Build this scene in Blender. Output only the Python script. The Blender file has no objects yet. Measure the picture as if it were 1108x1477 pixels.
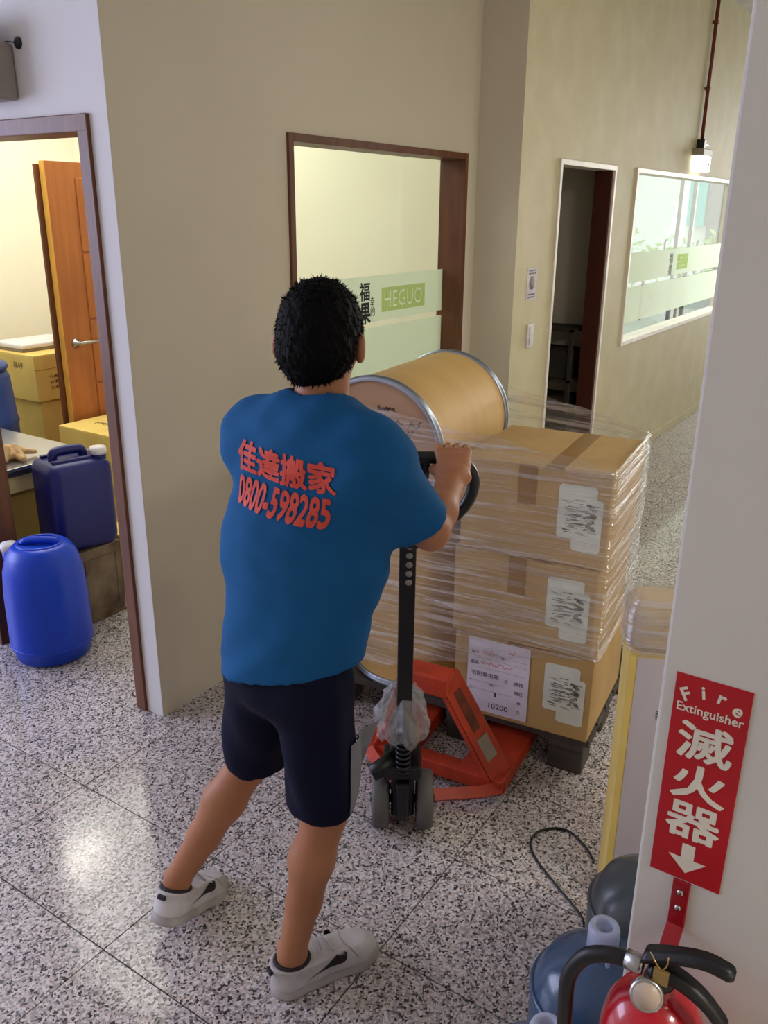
import bpy, bmesh, math, random
import numpy as np
from mathutils import Vector, Matrix
from mathutils.bvhtree import BVHTree

random.seed(7); rng = np.random.default_rng(7)
S = bpy.context.scene
C = S.collection
PI = math.pi
R = math.radians

# ------------------------------------------------------------------ camera
cam = bpy.data.cameras.new('camera'); camo = bpy.data.objects.new('camera', cam); C.objects.link(camo)
PITCH, YAW, ROLL = R(19.5868), R(33.6736), R(0.4466)
fw = Vector((math.cos(YAW) * math.cos(PITCH), math.sin(YAW) * math.cos(PITCH), -math.sin(PITCH)))
rt = Vector((math.sin(YAW), -math.cos(YAW), 0)); up = rt.cross(fw)
rt2 = rt * math.cos(ROLL) + up * math.sin(ROLL); up2 = -rt * math.sin(ROLL) + up * math.cos(ROLL)
m3 = Matrix((rt2, up2, -fw)).transposed()
camo.matrix_world = Matrix.Translation((0, 0, 1.82)) @ m3.to_4x4()
cam.sensor_fit = 'HORIZONTAL'; cam.sensor_width = 36.0; cam.lens = 36.0 * 1225.0 / 1108.0
cam.clip_start = 0.02; cam.clip_end = 200
S.camera = camo

# ------------------------------------------------------------------ world, light, exposure
w = bpy.data.worlds.new('sky'); S.world = w; w.use_nodes = True
bg = w.node_tree.nodes['Background']; bg.inputs[0].default_value = (0.90, 0.95, 1.0, 1); bg.inputs[1].default_value = 1.2
S.view_settings.view_transform = 'Standard'; S.view_settings.look = 'None'
S.view_settings.gamma = 1.0; S.view_settings.use_curve_mapping = False
S.view_settings.exposure = -0.14

def area(name, loc, target, sx, sy, power, col):
    l = bpy.data.lights.new(name, 'AREA'); l.shape = 'RECTANGLE'; l.size = sx; l.size_y = sy
    l.energy = power; l.color = col
    o = bpy.data.objects.new(name, l); C.objects.link(o); o.location = loc
    o.rotation_euler = (Vector(target) - Vector(loc)).to_track_quat('-Z', 'Y').to_euler()
    return o
area('hall_window_daylight', (-0.6, 6.6, 2.0), (0.4, 2.0, 0.9), 3.0, 2.2, 205, (0.66, 0.69, 1.0))
area('entrance_daylight', (18.0, -0.3, 1.9), (2.5, 0.6, 1.0), 4.2, 3.2, 430, (1.0, 0.97, 0.88))
area('hall_fill_light', (0.85, -2.4, 3.3), (0.85, -2.4, 0.0), 1.2, 0.6, 120, (1.0, 0.94, 0.82))  # added warm fill without a fixture, lifts the window wall
area('corridor_fill_light', (4.6, -0.9, 3.3), (4.6, -0.9, 0.0), 1.2, 0.6, 44, (1.0, 0.95, 0.82))  # second added fill, brightens the floor, cartons and drums

# ------------------------------------------------------------------ helpers
def lin(c):
    return tuple(((v / 12.92) if v <= 0.04045 else ((v + 0.055) / 1.055) ** 2.4) for v in (x / 255.0 for x in c))
MATS = {}
def mat(name, c, rough=0.6, metal=0.0, c2=None, scale=8.0, bump=0.0, bscale=None, spec=0.5, trans=0.0, alpha=1.0,
        emit=None, estr=0.0, stretch=None, detail=4.0, coat=0.0, lo=0.35, hi=0.65, ior=1.45, sheen=0.0, space='Object'):
    m = bpy.data.materials.new(name); m.use_nodes = True; nt = m.node_tree; b = nt.nodes['Principled BSDF']
    b.inputs['Base Color'].default_value = (*lin(c), 1); b.inputs['Roughness'].default_value = rough
    b.inputs['Metallic'].default_value = metal; b.inputs['Specular IOR Level'].default_value = spec
    b.inputs['IOR'].default_value = ior
    b.inputs['Transmission Weight'].default_value = trans; b.inputs['Alpha'].default_value = alpha
    b.inputs['Coat Weight'].default_value = coat; b.inputs['Sheen Weight'].default_value = sheen
    if emit: b.inputs['Emission Color'].default_value = (*lin(emit), 1); b.inputs['Emission Strength'].default_value = estr
    tc = nt.nodes.new('ShaderNodeTexCoord'); src = tc.outputs['Object']
    if space == 'World':
        src = nt.nodes.new('ShaderNodeNewGeometry').outputs['Position']
    if stretch:
        mp = nt.nodes.new('ShaderNodeMapping'); mp.inputs['Scale'].default_value = stretch
        nt.links.new(src, mp.inputs[0]); src = mp.outputs[0]
    if c2 is not None or True:
        c2 = c2 or tuple(max(0, int(v * 0.93)) for v in c)
        n = nt.nodes.new('ShaderNodeTexNoise'); n.inputs['Scale'].default_value = scale; n.inputs['Detail'].default_value = detail
        nt.links.new(src, n.inputs['Vector'])
        r = nt.nodes.new('ShaderNodeValToRGB'); r.color_ramp.elements[0].position = lo; r.color_ramp.elements[1].position = hi
        r.color_ramp.elements[0].color = (*lin(c), 1); r.color_ramp.elements[1].color = (*lin(c2), 1)
        nt.links.new(n.outputs[0], r.inputs[0]); nt.links.new(r.outputs[0], b.inputs['Base Color'])
    if bump:
        n2 = nt.nodes.new('ShaderNodeTexNoise'); n2.inputs['Scale'].default_value = bscale or scale * 4; n2.inputs['Detail'].default_value = 4
        nt.links.new(src, n2.inputs['Vector'])
        bp = nt.nodes.new('ShaderNodeBump'); bp.inputs['Strength'].default_value = bump; bp.inputs['Distance'].default_value = 0.01
        nt.links.new(n2.outputs[0], bp.inputs['Height']); nt.links.new(bp.outputs[0], b.inputs['Normal'])
    MATS[name] = m; return m

def mesh_obj(name, verts, faces, m, parent=None, smooth=False, loc=(0, 0, 0), rot=(0, 0, 0)):
    me = bpy.data.meshes.new(name); me.from_pydata([tuple(v) for v in verts], [], [tuple(f) for f in faces]); me.update()
    return link(name, me, m, parent, smooth, loc, rot)
def link(name, me, m, parent=None, smooth=False, loc=(0, 0, 0), rot=(0, 0, 0)):
    if smooth: me.polygons.foreach_set('use_smooth', [True] * len(me.polygons))
    o = bpy.data.objects.new(name, me); C.objects.link(o)
    if m is not None and not len(me.materials): me.materials.append(MATS[m] if isinstance(m, str) else m)
    o.location = loc; o.rotation_euler = rot
    if parent: o.parent = parent
    return o
def bm_obj(name, bm, m, parent=None, smooth=False, loc=(0, 0, 0), rot=(0, 0, 0)):
    me = bpy.data.meshes.new(name); bm.to_mesh(me); bm.free()
    return link(name, me, m, parent, smooth, loc, rot)
def add_box(bm, lo, hi, bevel=0.0, seg=2, mtx=None):
    lo = Vector(lo); hi = Vector(hi)
    r = bmesh.ops.create_cube(bm, size=1.0)
    vs = r['verts']
    for v in vs:
        v.co = Vector(((lo[i] + hi[i]) / 2 + v.co[i] * (hi[i] - lo[i]) for i in range(3)))
    if bevel > 0:
        es = list({e for v in vs for e in v.link_edges})
        rb = bmesh.ops.bevel(bm, geom=es, offset=bevel, segments=seg, affect='EDGES', profile=0.5)
        vs = list({v for f in rb['faces'] for v in f.verts} | {v for v in vs if v.is_valid})
    if mtx is not None:
        for v in vs: v.co = mtx @ v.co
    return vs
def box(name, lo, hi, m, parent=None, bevel=0.0, seg=2, mtx=None, smooth=False, loc=(0, 0, 0), rot=(0, 0, 0)):
    bm = bmesh.new(); add_box(bm, lo, hi, bevel, seg, mtx); return bm_obj(name, bm, m, parent, smooth, loc, rot)
def boxes(name, lst, m, parent=None, bevel=0.0):
    bm = bmesh.new()
    for lo, hi in lst: add_box(bm, lo, hi, bevel)
    return bm_obj(name, bm, m, parent)
def add_lathe(bm, prof, seg=32, mtx=None):
    rings = []
    for (r, z) in prof:
        if r < 1e-6:
            v = bm.verts.new((0, 0, z)); rings.append([v])
        else:
            rings.append([bm.verts.new((r * math.cos(2 * PI * i / seg), r * math.sin(2 * PI * i / seg), z)) for i in range(seg)])
    for a, b in zip(rings, rings[1:]):
        for i in range(seg):
            j = (i + 1) % seg
            if len(a) == 1 and len(b) == 1: continue
            if len(a) == 1: bm.faces.new((a[0], b[j], b[i]))
            elif len(b) == 1: bm.faces.new((a[i], a[j], b[0]))
            else: bm.faces.new((a[i], a[j], b[j], b[i]))
    if mtx is not None:
        for rr in rings:
            for v in rr: v.co = mtx @ v.co
def lathe(name, prof, m, parent=None, seg=32, mtx=None, loc=(0, 0, 0), rot=(0, 0, 0), smooth=True):
    bm = bmesh.new(); add_lathe(bm, prof, seg, mtx); bmesh.ops.recalc_face_normals(bm, faces=bm.faces)
    o = bm_obj(name, bm, m, parent, smooth, loc, rot)
    return o
def spline(pts, n=8, closed=False):
    P = [Vector(p) for p in pts]; out = []; N = len(P)
    rngi = range(N) if closed else range(N - 1)
    for i in rngi:
        p0 = P[(i - 1) % N] if closed or i > 0 else P[i] * 2 - P[i + 1]
        p1 = P[i]; p2 = P[(i + 1) % N]
        p3 = P[(i + 2) % N] if closed or i + 2 < N else p2 * 2 - p1
        for k in range(n):
            t = k / n
            out.append(0.5 * ((2 * p1) + (p2 - p0) * t + (2 * p0 - 5 * p1 + 4 * p2 - p3) * t * t + (3 * p1 - p0 - 3 * p2 + p3) * t ** 3))
    if not closed: out.append(P[-1])
    return out
def add_tube(bm, pts, r, seg=10, closed=False, cap=True, flat=1.0):
    P = [Vector(p) for p in pts]; N = len(P); rings = []
    prev = None
    for i, p in enumerate(P):
        a = P[(i - 1) % N] if closed or i > 0 else p
        b = P[(i + 1) % N] if closed or i < N - 1 else p
        t = (b - a).normalized()
        if prev is None:
            ref = Vector((0, 0, 1)) if abs(t.z) < 0.9 else Vector((1, 0, 0))
            nrm = t.cross(ref).normalized()
        else:
            nrm = (prev - t * prev.dot(t)).normalized()
        prev = nrm; bi = t.cross(nrm)
        rr = r[i] if isinstance(r, (list, tuple)) else r
        rings.append([bm.verts.new(p + nrm * rr * math.cos(2 * PI * k / seg) + bi * rr * flat * math.sin(2 * PI * k / seg)) for k in range(seg)])
    M = N if closed else N - 1
    for i in range(M):
        a = rings[i]; b = rings[(i + 1) % N]
        for k in range(seg):
            bm.faces.new((a[k], a[(k + 1) % seg], b[(k + 1) % seg], b[k]))
    if cap and not closed:
        bm.faces.new(list(reversed(rings[0]))); bm.faces.new(rings[-1])
def tube(name, pts, r, m, parent=None, seg=10, closed=False, smooth=True, flat=1.0):
    bm = bmesh.new(); add_tube(bm, pts, r, seg, closed, flat=flat); bmesh.ops.recalc_face_normals(bm, faces=bm.faces)
    return bm_obj(name, bm, m, parent, smooth)
def prism(name, poly, t, m, parent=None, mtx=None, bevel=0.0):
    """polygon in xy extruded along z by t, then transformed"""
    bm = bmesh.new()
    f = bm.faces.new([bm.verts.new((x, y, 0)) for x, y in poly])
    r = bmesh.ops.extrude_face_region(bm, geom=[f])
    for e in r['geom']:
        if isinstance(e, bmesh.types.BMVert): e.co.z += t
    bmesh.ops.recalc_face_normals(bm, faces=bm.faces)
    if bevel: bmesh.ops.bevel(bm, geom=list(bm.edges), offset=bevel, segments=2, affect='EDGES')
    if mtx is not None:
        for v in bm.verts: v.co = mtx @ v.co
    return bm_obj(name, bm, m, parent)
def thing(name, label, cat, loc=(0, 0, 0), rotz=0.0, group=None):
    o = bpy.data.objects.new(name, None); C.objects.link(o); o.empty_display_size = 0.1
    o.location = loc; o.rotation_euler = (0, 0, rotz); return tag(o, label, cat, group)
def tag(o, label, cat, group=None):
    o['label'] = label; o['category'] = cat
    if group: o['group'] = group
    return o
def struct(o, label=None, cat=None):
    o['kind'] = 'structure'
    if label: o['label'] = label
    if cat: o['category'] = cat
    return o
def frame(origin, x, y):
    x = Vector(x).normalized(); y = Vector(y); z = x.cross(y).normalized(); y = z.cross(x)
    return Matrix((( x.x, y.x, z.x, origin[0]), (x.y, y.y, z.y, origin[1]), (x.z, y.z, z.z, origin[2]), (0, 0, 0, 1)))
def text_mesh(body, size=1.0, offset=0.0, extrude=0.0, space=1.0, shear=0.0):
    cu = bpy.data.curves.new('lettering', 'FONT'); cu.body = body; cu.size = size; cu.offset = offset; cu.extrude = extrude
    cu.align_x = 'CENTER'; cu.align_y = 'CENTER'; cu.resolution_u = 3; cu.space_character = space; cu.shear = shear
    o = bpy.data.objects.new('lettering', cu); C.objects.link(o)
    dg = bpy.context.evaluated_depsgraph_get(); me = bpy.data.meshes.new_from_object(o.evaluated_get(dg))
    bpy.data.objects.remove(o); bpy.data.curves.remove(cu)
    me.materials.clear()
    return me
def embolden(me, d):
    V = [v.co.copy() for v in me.vertices]; Fc = [tuple(q.vertices) for q in me.polygons]; n = len(V); A_ = []; B_ = []
    for k, (a, b) in enumerate(((0, 0), (d, 0), (-d, 0), (0, d), (0, -d), (d * .7, d * .7), (-d * .7, d * .7), (d * .7, -d * .7), (-d * .7, -d * .7))):
        A_ += [v + Vector((a, b, 0.00006 * k)) for v in V]; B_ += [tuple(i + n * k for i in q) for q in Fc]
    o = bpy.data.meshes.new('lettering'); o.from_pydata(A_, [], B_); o.update(); bpy.data.meshes.remove(me); return o
def text(name, body, mtx, size, m, parent=None, offset=0.0, extrude=0.0005, fit=None, space=1.0, shear=0.0, bold=0.0):
    me = text_mesh(body, size, offset, extrude, space, shear)
    if bold: me = embolden(me, bold * size)
    if fit:
        xs = [v.co.x for v in me.vertices]; ys = [v.co.y for v in me.vertices]
        sx = fit[0] / (max(xs) - min(xs)); sy = fit[1] / (max(ys) - min(ys))
        cx = (max(xs) + min(xs)) / 2; cy = (max(ys) + min(ys)) / 2
        for v in me.vertices: v.co.x = (v.co.x - cx) * sx; v.co.y = (v.co.y - cy) * sy
    me.transform(mtx)
    return link(name, me, m, parent)
def dup(o, loc, rotz=None):
    r = o.copy(); C.objects.link(r); r.location = loc
    if rotz is not None: r.rotation_euler = (0, 0, rotz)
    for ch in list(o.children):
        c = ch.copy(); C.objects.link(c); c.parent = r
        for g in ch.children:
            d = g.copy(); C.objects.link(d); d.parent = c
    return r

# ------------------------------------------------------------------ signed distance modelling
class Field:
    def __init__(s, lo, hi, h):
        s.lo = np.array(lo, np.float32); s.h = h
        s.n = np.ceil((np.array(hi) - s.lo) / h).astype(int) + 1
        s.F = np.full(s.n, 1.0, np.float32)
    def axes(s, i0, i1):
        return np.meshgrid(*[s.lo[a] + s.h * np.arange(i0[a], i1[a], dtype=np.float32) for a in range(3)], indexing='ij')
    def window(s, lo, hi):
        i0 = np.clip(np.floor((np.array(lo) - s.lo) / s.h).astype(int), 0, s.n); i1 = np.clip(np.ceil((np.array(hi) - s.lo) / s.h).astype(int) + 1, 0, s.n)
        return i0, i1
    def blend(s, i0, i1, d, k, sub=False):
        sl = tuple(slice(i0[a], i1[a]) for a in range(3)); A = s.F[sl]
        if sub:
            hh = np.maximum(k - np.abs(A + d), 0) / max(k, 1e-6); s.F[sl] = np.maximum(A, -d) + hh * hh * k * 0.25
        else:
            hh = np.maximum(k - np.abs(A - d), 0) / max(k, 1e-6); s.F[sl] = np.minimum(A, d) - hh * hh * k * 0.25
    def limb(s, p0, p1, r0, r1, k=0.02, sx=1.0, side=(0, 1, 0), sub=False):
        p0 = np.array(p0, np.float32); p1 = np.array(p1, np.float32); rm = max(r0, r1) * max(sx, 1) + k + 0.02
        i0, i1 = s.window(np.minimum(p0, p1) - rm, np.maximum(p0, p1) + rm)
        if (i1 <= i0).any(): return
        X, Y, Z = s.axes(i0, i1); d = p1 - p0; L = float(d @ d) + 1e-12
        t = np.clip(((X - p0[0]) * d[0] + (Y - p0[1]) * d[1] + (Z - p0[2]) * d[2]) / L, 0, 1)
        ox, oy, oz = X - p0[0] - t * d[0], Y - p0[1] - t * d[1], Z - p0[2] - t * d[2]
        if sx != 1.0:
            sd = np.array(side, np.float32); sd /= np.linalg.norm(sd)
            c = ox * sd[0] + oy * sd[1] + oz * sd[2]; q = c * (1 / sx - 1)
            ox, oy, oz = ox + q * sd[0], oy + q * sd[1], oz + q * sd[2]
        s.blend(i0, i1, np.sqrt(ox * ox + oy * oy + oz * oz) - (r0 + (r1 - r0) * t), k, sub)
    def ell(s, c, r, M=None, k=0.02, sub=False):
        c = np.array(c, np.float32); rm = max(r) + k + 0.02
        i0, i1 = s.window(c - rm, c + rm)
        if (i1 <= i0).any(): return
        X, Y, Z = s.axes(i0, i1); X, Y, Z = X - c[0], Y - c[1], Z - c[2]
        if M is not None:
            M = np.array(M, np.float32); X, Y, Z = (M[a][0] * X + M[a][1] * Y + M[a][2] * Z for a in range(3))
        q = np.sqrt((X / r[0]) ** 2 + (Y / r[1]) ** 2 + (Z / r[2]) ** 2)
        g = np.sqrt((X / r[0] ** 2) ** 2 + (Y / r[1] ** 2) ** 2 + (Z / r[2] ** 2) ** 2) + 1e-6
        s.blend(i0, i1, q * (q - 1) / g, k, sub)
    def all(s): return s.axes((0, 0, 0), s.n)
    def plane(s, p, n):
        n = np.array(n, float); n /= np.linalg.norm(n); X, Y, Z = s.all()
        s.F = np.maximum(s.F, ((X - p[0]) * n[0] + (Y - p[1]) * n[1] + (Z - p[2]) * n[2]).astype(np.float32))
    def mesh(s):
        F = s.F; F[0] = F[-1] = 1; F[:, 0] = F[:, -1] = 1; F[:, :, 0] = F[:, :, -1] = 1
        I = F < 0; cnt = np.zeros(tuple(s.n - 1), np.int8)
        for a in (0, 1):
            for b in (0, 1):
                for c in (0, 1): cnt += I[a:s.n[0] - 1 + a, b:s.n[1] - 1 + b, c:s.n[2] - 1 + c]
        idx = np.argwhere((cnt > 0) & (cnt < 8)); vm = np.full(tuple(s.n - 1), -1, np.int32)
        vm[idx[:, 0], idx[:, 1], idx[:, 2]] = np.arange(len(idx))
        off = np.array([(a, b, c) for a in (0, 1) for b in (0, 1) for c in (0, 1)])
        V = np.stack([F[idx[:, 0] + o[0], idx[:, 1] + o[1], idx[:, 2] + o[2]] for o in off], 1)
        acc = np.zeros((len(idx), 3)); num = np.zeros(len(idx))
        for i in range(8):
            for j in range(i + 1, 8):
                if np.abs(off[i] - off[j]).sum() != 1: continue
                x = (V[:, i] < 0) != (V[:, j] < 0); t = np.where(x, V[:, i] / (V[:, i] - V[:, j] + 1e-12), 0)
                acc += x[:, None] * (off[i] + t[:, None] * (off[j] - off[i])); num += x
        P = s.lo + s.h * (idx + acc / num[:, None])
        Q = []
        for ax in range(3):
            b, c = (ax + 1) % 3, (ax + 2) % 3
            sl0 = [slice(None)] * 3; sl1 = [slice(None)] * 3; sl0[ax] = slice(0, -1); sl1[ax] = slice(1, None)
            A = I[tuple(sl0)]; B = I[tuple(sl1)]; e = np.argwhere(A != B); ins = A[e[:, 0], e[:, 1], e[:, 2]]
            def at(db, dc):
                q = e.copy(); q[:, b] += db; q[:, c] += dc; return vm[q[:, 0], q[:, 1], q[:, 2]]
            q = np.stack([at(-1, -1), at(0, -1), at(0, 0), at(-1, 0)], 1)
            q[~ins] = q[~ins][:, ::-1]; Q.append(q)
        return P, np.concatenate(Q)
def np_obj(name, parts, m, parent=None, smooth=True):
    V = []; Fc = []; n = 0
    for P, Q in parts: V.append(P); Fc.append(Q + n); n += len(P)
    V = np.concatenate(V); Fc = np.concatenate(Fc)
    me = bpy.data.meshes.new(name); me.from_pydata(V.tolist(), [], Fc.tolist()); me.update()
    return link(name, me, m, parent, smooth)

# ------------------------------------------------------------------ materials
mat('paint', (208, 200, 182), 0.75, c2=(202, 194, 176), scale=1.5, bump=0.03, bscale=60)
mat('paint_white', (216, 214, 214), 0.7, c2=(210, 208, 208), scale=1.5, bump=0.03, bscale=60)
mat('paint_pillar', (204, 201, 194), 0.7, c2=(198, 195, 189), scale=2.0, bump=0.03, bscale=60)
mat('paint_cream', (246, 242, 222), 0.8, c2=(243, 239, 218), scale=1.0)
mat('ceiling', (225, 224, 220), 0.9)
mat('stone_cladding', (203, 194, 158), 0.55, spec=0.25, c2=(214, 206, 174), scale=4.5, detail=9, lo=0.42, hi=0.75, bump=0.01, bscale=9)
mat('brown_wood', (112, 66, 40), 0.45, c2=(92, 52, 32), scale=5, stretch=(6, 6, 0.6), bump=0.05, bscale=30)
mat('orange_wood', (176, 104, 48), 0.4, c2=(158, 90, 40), scale=4, stretch=(5, 5, 0.5))
mat('orange_wood_lit', (214, 160, 70), 0.45)
mat('dark_jamb', (72, 30, 18), 0.5)
mat('white_trim', (232, 224, 212), 0.35)
mat('steel', (190, 190, 188), 0.28, metal=1.0)
mat('dark_metal', (58, 58, 60), 0.4, metal=0.8)
mat('black_plastic', (20, 20, 22), 0.45)
mat('black_paint', (15, 15, 17), 0.35, spec=0.6)
mat('grey_rubber', (92, 90, 88), 0.6)
mat('grey_case', (150, 140, 132), 0.45)
mat('red_led', (255, 60, 90), 0.3, emit=(255, 40, 80), estr=5.0)
mat('lamp_lens', (255, 255, 250), 0.4, emit=(255, 252, 240), estr=3.0)
mat('tube_glow', (255, 255, 250), 0.4, emit=(255, 252, 244), estr=36.0)
mat('grout', (52, 48, 46), 0.9)
mat('card', (182, 150, 98), 0.75, c2=(172, 140, 90), scale=6, bump=0.03, bscale=120)
mat('card_dark', (158, 126, 80), 0.75, c2=(146, 116, 74), scale=6, bump=0.03, bscale=120)
mat('card_yellow', (224, 196, 112), 0.75, c2=(214, 184, 102), scale=5, bump=0.03, bscale=120)
mat('card_tape', (150, 112, 62), 0.3, spec=0.6)
mat('drum_kraft', (206, 168, 104), 0.55, c2=(196, 158, 96), scale=2.5, stretch=(1, 1, 6))
mat('drum_lid', (186, 148, 118), 0.6, c2=(176, 138, 110), scale=5)
mat('rim_steel', (170, 180, 196), 0.35, metal=0.9)
mat('paper', (222, 214, 228), 0.7)
mat('label_paper', (214, 218, 208), 0.6)
mat('ink', (40, 38, 44), 0.7)
mat('ink_soft', (96, 100, 92), 0.7, c2=(150, 150, 140), scale=40)
mat('ink_pale', (150, 148, 140), 0.7)
mat('ink_red', (196, 60, 80), 0.7)
mat('ink_brown', (92, 70, 72), 0.7)
mat('print_brown', (92, 70, 34), 0.7)
mat('jack_orange', (190, 62, 32), 0.5, c2=(156, 48, 26), scale=9, bump=0.04, bscale=60)
mat('jack_worn', (120, 50, 32), 0.6, c2=(84, 44, 34), scale=20)
mat('pallet_dark', (74, 66, 62), 0.7, c2=(56, 50, 47), scale=8, bump=0.1, bscale=40)
mat('blue_plastic', (2, 62, 196), 0.38, c2=(2, 56, 184), scale=3)
mat('navy_plastic', (14, 24, 104), 0.4, c2=(12, 20, 90), scale=3)
mat('barrel_blue', (30, 60, 130), 0.45)
mat('white_plastic', (228, 226, 230), 0.4)
mat('cap_plastic', (196, 204, 232), 0.35, trans=0.15)
mat('bottle_blue', (92, 118, 152), 0.2, trans=0.45, c2=(86, 112, 146), scale=3)
mat('bottle_grey', (104, 112, 118), 0.25, trans=0.35)
mat('ext_red', (190, 18, 36), 0.25, coat=0.5)
mat('sign_red', (176, 6, 24), 0.5)
mat('sign_white', (222, 216, 200), 0.5)
mat('bracket_red', (150, 14, 26), 0.35, coat=0.3)
mat('brass', (176, 150, 92), 0.35, metal=0.8)
mat('gauge_face', (196, 176, 160), 0.35)
mat('rust_tin', (128, 112, 92), 0.5, metal=0.25, c2=(74, 56, 42), scale=7, detail=10, bump=0.08, bscale=30)
mat('table_steel', (196, 196, 200), 0.22, metal=0.85, c2=(180, 182, 190), scale=2)
mat('table_edge', (84, 84, 92), 0.4, metal=0.6)
mat('glove', (206, 172, 128), 0.9, c2=(190, 156, 112), scale=12, bump=0.2, bscale=150)
mat('cream_board', (232, 218, 160), 0.6)
mat('skin', (178, 122, 88), 0.5, c2=(168, 112, 80), scale=7, spec=0.35)
mat('hair', (5, 4, 4), 0.7, c2=(9, 8, 7), scale=60, stretch=(1, 1, 0.15), bump=0.4, bscale=140, spec=0.12)
mat('shirt', (27, 94, 148), 0.85, c2=(23, 84, 134), scale=4, bump=0.35, bscale=9, spec=0.2)
mat('shirt_print', (224, 84, 66), 0.7, c2=(206, 72, 58), scale=40)
mat('shorts', (14, 18, 44), 0.85, c2=(11, 14, 36), scale=4, bump=0.1, bscale=14, spec=0.2)
mat('shorts_panel', (126, 126, 132), 0.8)
mat('shoe_white', (206, 202, 204), 0.6, c2=(186, 180, 180), scale=14, bump=0.03, bscale=60)
mat('sole_grey', (184, 178, 176), 0.7, c2=(156, 150, 148), scale=12)
mat('shoe_dark', (40, 36, 38), 0.7)
mat('eye_white', (235, 232, 228), 0.3)
mat('brow', (24, 18, 16), 0.8)
mat('lips', (160, 92, 80), 0.5)
mat('conduit', (120, 52, 28), 0.4)
mat('cable_black', (22, 22, 24), 0.5)
mat('wrap_foam', (214, 190, 158), 0.5, c2=(196, 172, 140), scale=6, bump=0.1, bscale=25)
mat('carton_white', (190, 182, 190), 0.6, c2=(176, 168, 176), scale=5, stretch=(1, 1, 0.2))
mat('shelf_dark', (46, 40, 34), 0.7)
mat('ext_white_wall', (236, 238, 236), 0.8)
mat('ext_teal', (70, 190, 186), 0.6)
mat('ext_grey', (96, 98, 102), 0.7)
mat('ext_paving', (214, 212, 206), 0.9)
mat('leaf_green', (150, 190, 84), 0.7, c2=(112, 156, 60), scale=30)

def terrazzo():
    m = bpy.data.materials.new('terrazzo'); m.use_nodes = True; nt = m.node_tree; b = nt.nodes['Principled BSDF']
    g = nt.nodes.new('ShaderNodeNewGeometry')
    v = nt.nodes.new('ShaderNodeTexVoronoi'); v.inputs['Scale'].default_value = 172; v.voronoi_dimensions = '3D'
    n0 = nt.nodes.new('ShaderNodeTexNoise'); n0.inputs['Scale'].default_value = 70; n0.inputs['Detail'].default_value = 2
    mx = nt.nodes.new('ShaderNodeMix'); mx.data_type = 'VECTOR'; mx.inputs['Factor'].default_value = 0.012
    nt.links.new(g.outputs['Position'], n0.inputs['Vector'])
    nt.links.new(g.outputs['Position'], mx.inputs[4]); nt.links.new(n0.outputs['Color'], mx.inputs[5])
    nt.links.new(mx.outputs[1], v.inputs['Vector'])
    sep = nt.nodes.new('ShaderNodeSeparateColor'); nt.links.new(v.outputs['Color'], sep.inputs[0])
    r = nt.nodes.new('ShaderNodeValToRGB'); r.color_ramp.interpolation = 'CONSTANT'
    stops = [(0.0, (64, 60, 62)), (0.12, (116, 110, 110)), (0.25, (168, 160, 160)), (0.50, (200, 192, 192)), (0.75, (222, 216, 216)), (0.94, (206, 184, 172))]
    e = r.color_ramp.elements; e[0].position = 0; e[0].color = (*lin(stops[0][1]), 1); e[1].position = stops[1][0]; e[1].color = (*lin(stops[1][1]), 1)
    for p, c in stops[2:]:
        x = e.new(p); x.color = (*lin(c), 1)
    nt.links.new(sep.outputs[0], r.inputs[0])
    n1 = nt.nodes.new('ShaderNodeTexNoise'); n1.inputs['Scale'].default_value = 1.3; nt.links.new(g.outputs['Position'], n1.inputs['Vector'])
    oi = nt.nodes.new('ShaderNodeObjectInfo')
    ad = nt.nodes.new('ShaderNodeMath'); ad.operation = 'MULTIPLY_ADD'; ad.inputs[1].default_value = 0.10; ad.inputs[2].default_value = 0.90
    nt.links.new(oi.outputs['Random'], ad.inputs[0])
    mul = nt.nodes.new('ShaderNodeMix'); mul.data_type = 'RGBA'; mul.blend_type = 'MULTIPLY'; mul.inputs['Factor'].default_value = 1.0
    nt.links.new(r.outputs[0], mul.inputs[6]); nt.links.new(ad.outputs[0], mul.inputs[7])
    nt.links.new(mul.outputs[2], b.inputs['Base Color'])
    rr = nt.nodes.new('ShaderNodeMapRange'); rr.inputs[1].default_value = 0.35; rr.inputs[2].default_value = 0.65; rr.inputs[3].default_value = 0.09; rr.inputs[4].default_value = 0.17
    nt.links.new(n1.outputs[0], rr.inputs[0]); nt.links.new(rr.outputs[0], b.inputs['Roughness'])
    b.inputs['Specular IOR Level'].default_value = 0.5
    MATS['terrazzo'] = m
terrazzo()
def mixmat(name, build):
    m = bpy.data.materials.new(name); m.use_nodes = True; nt = m.node_tree
    for n in list(nt.nodes):
        if n.type != 'OUTPUT_MATERIAL': nt.nodes.remove(n)
    out = [n for n in nt.nodes if n.type == 'OUTPUT_MATERIAL'][0]
    nt.links.new(build(nt), out.inputs[0]); MATS[name] = m
def shader(nt, kind, **kw):
    n = nt.nodes.new(kind)
    for k, v in kw.items(): n.inputs[k].default_value = v
    return n
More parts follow.
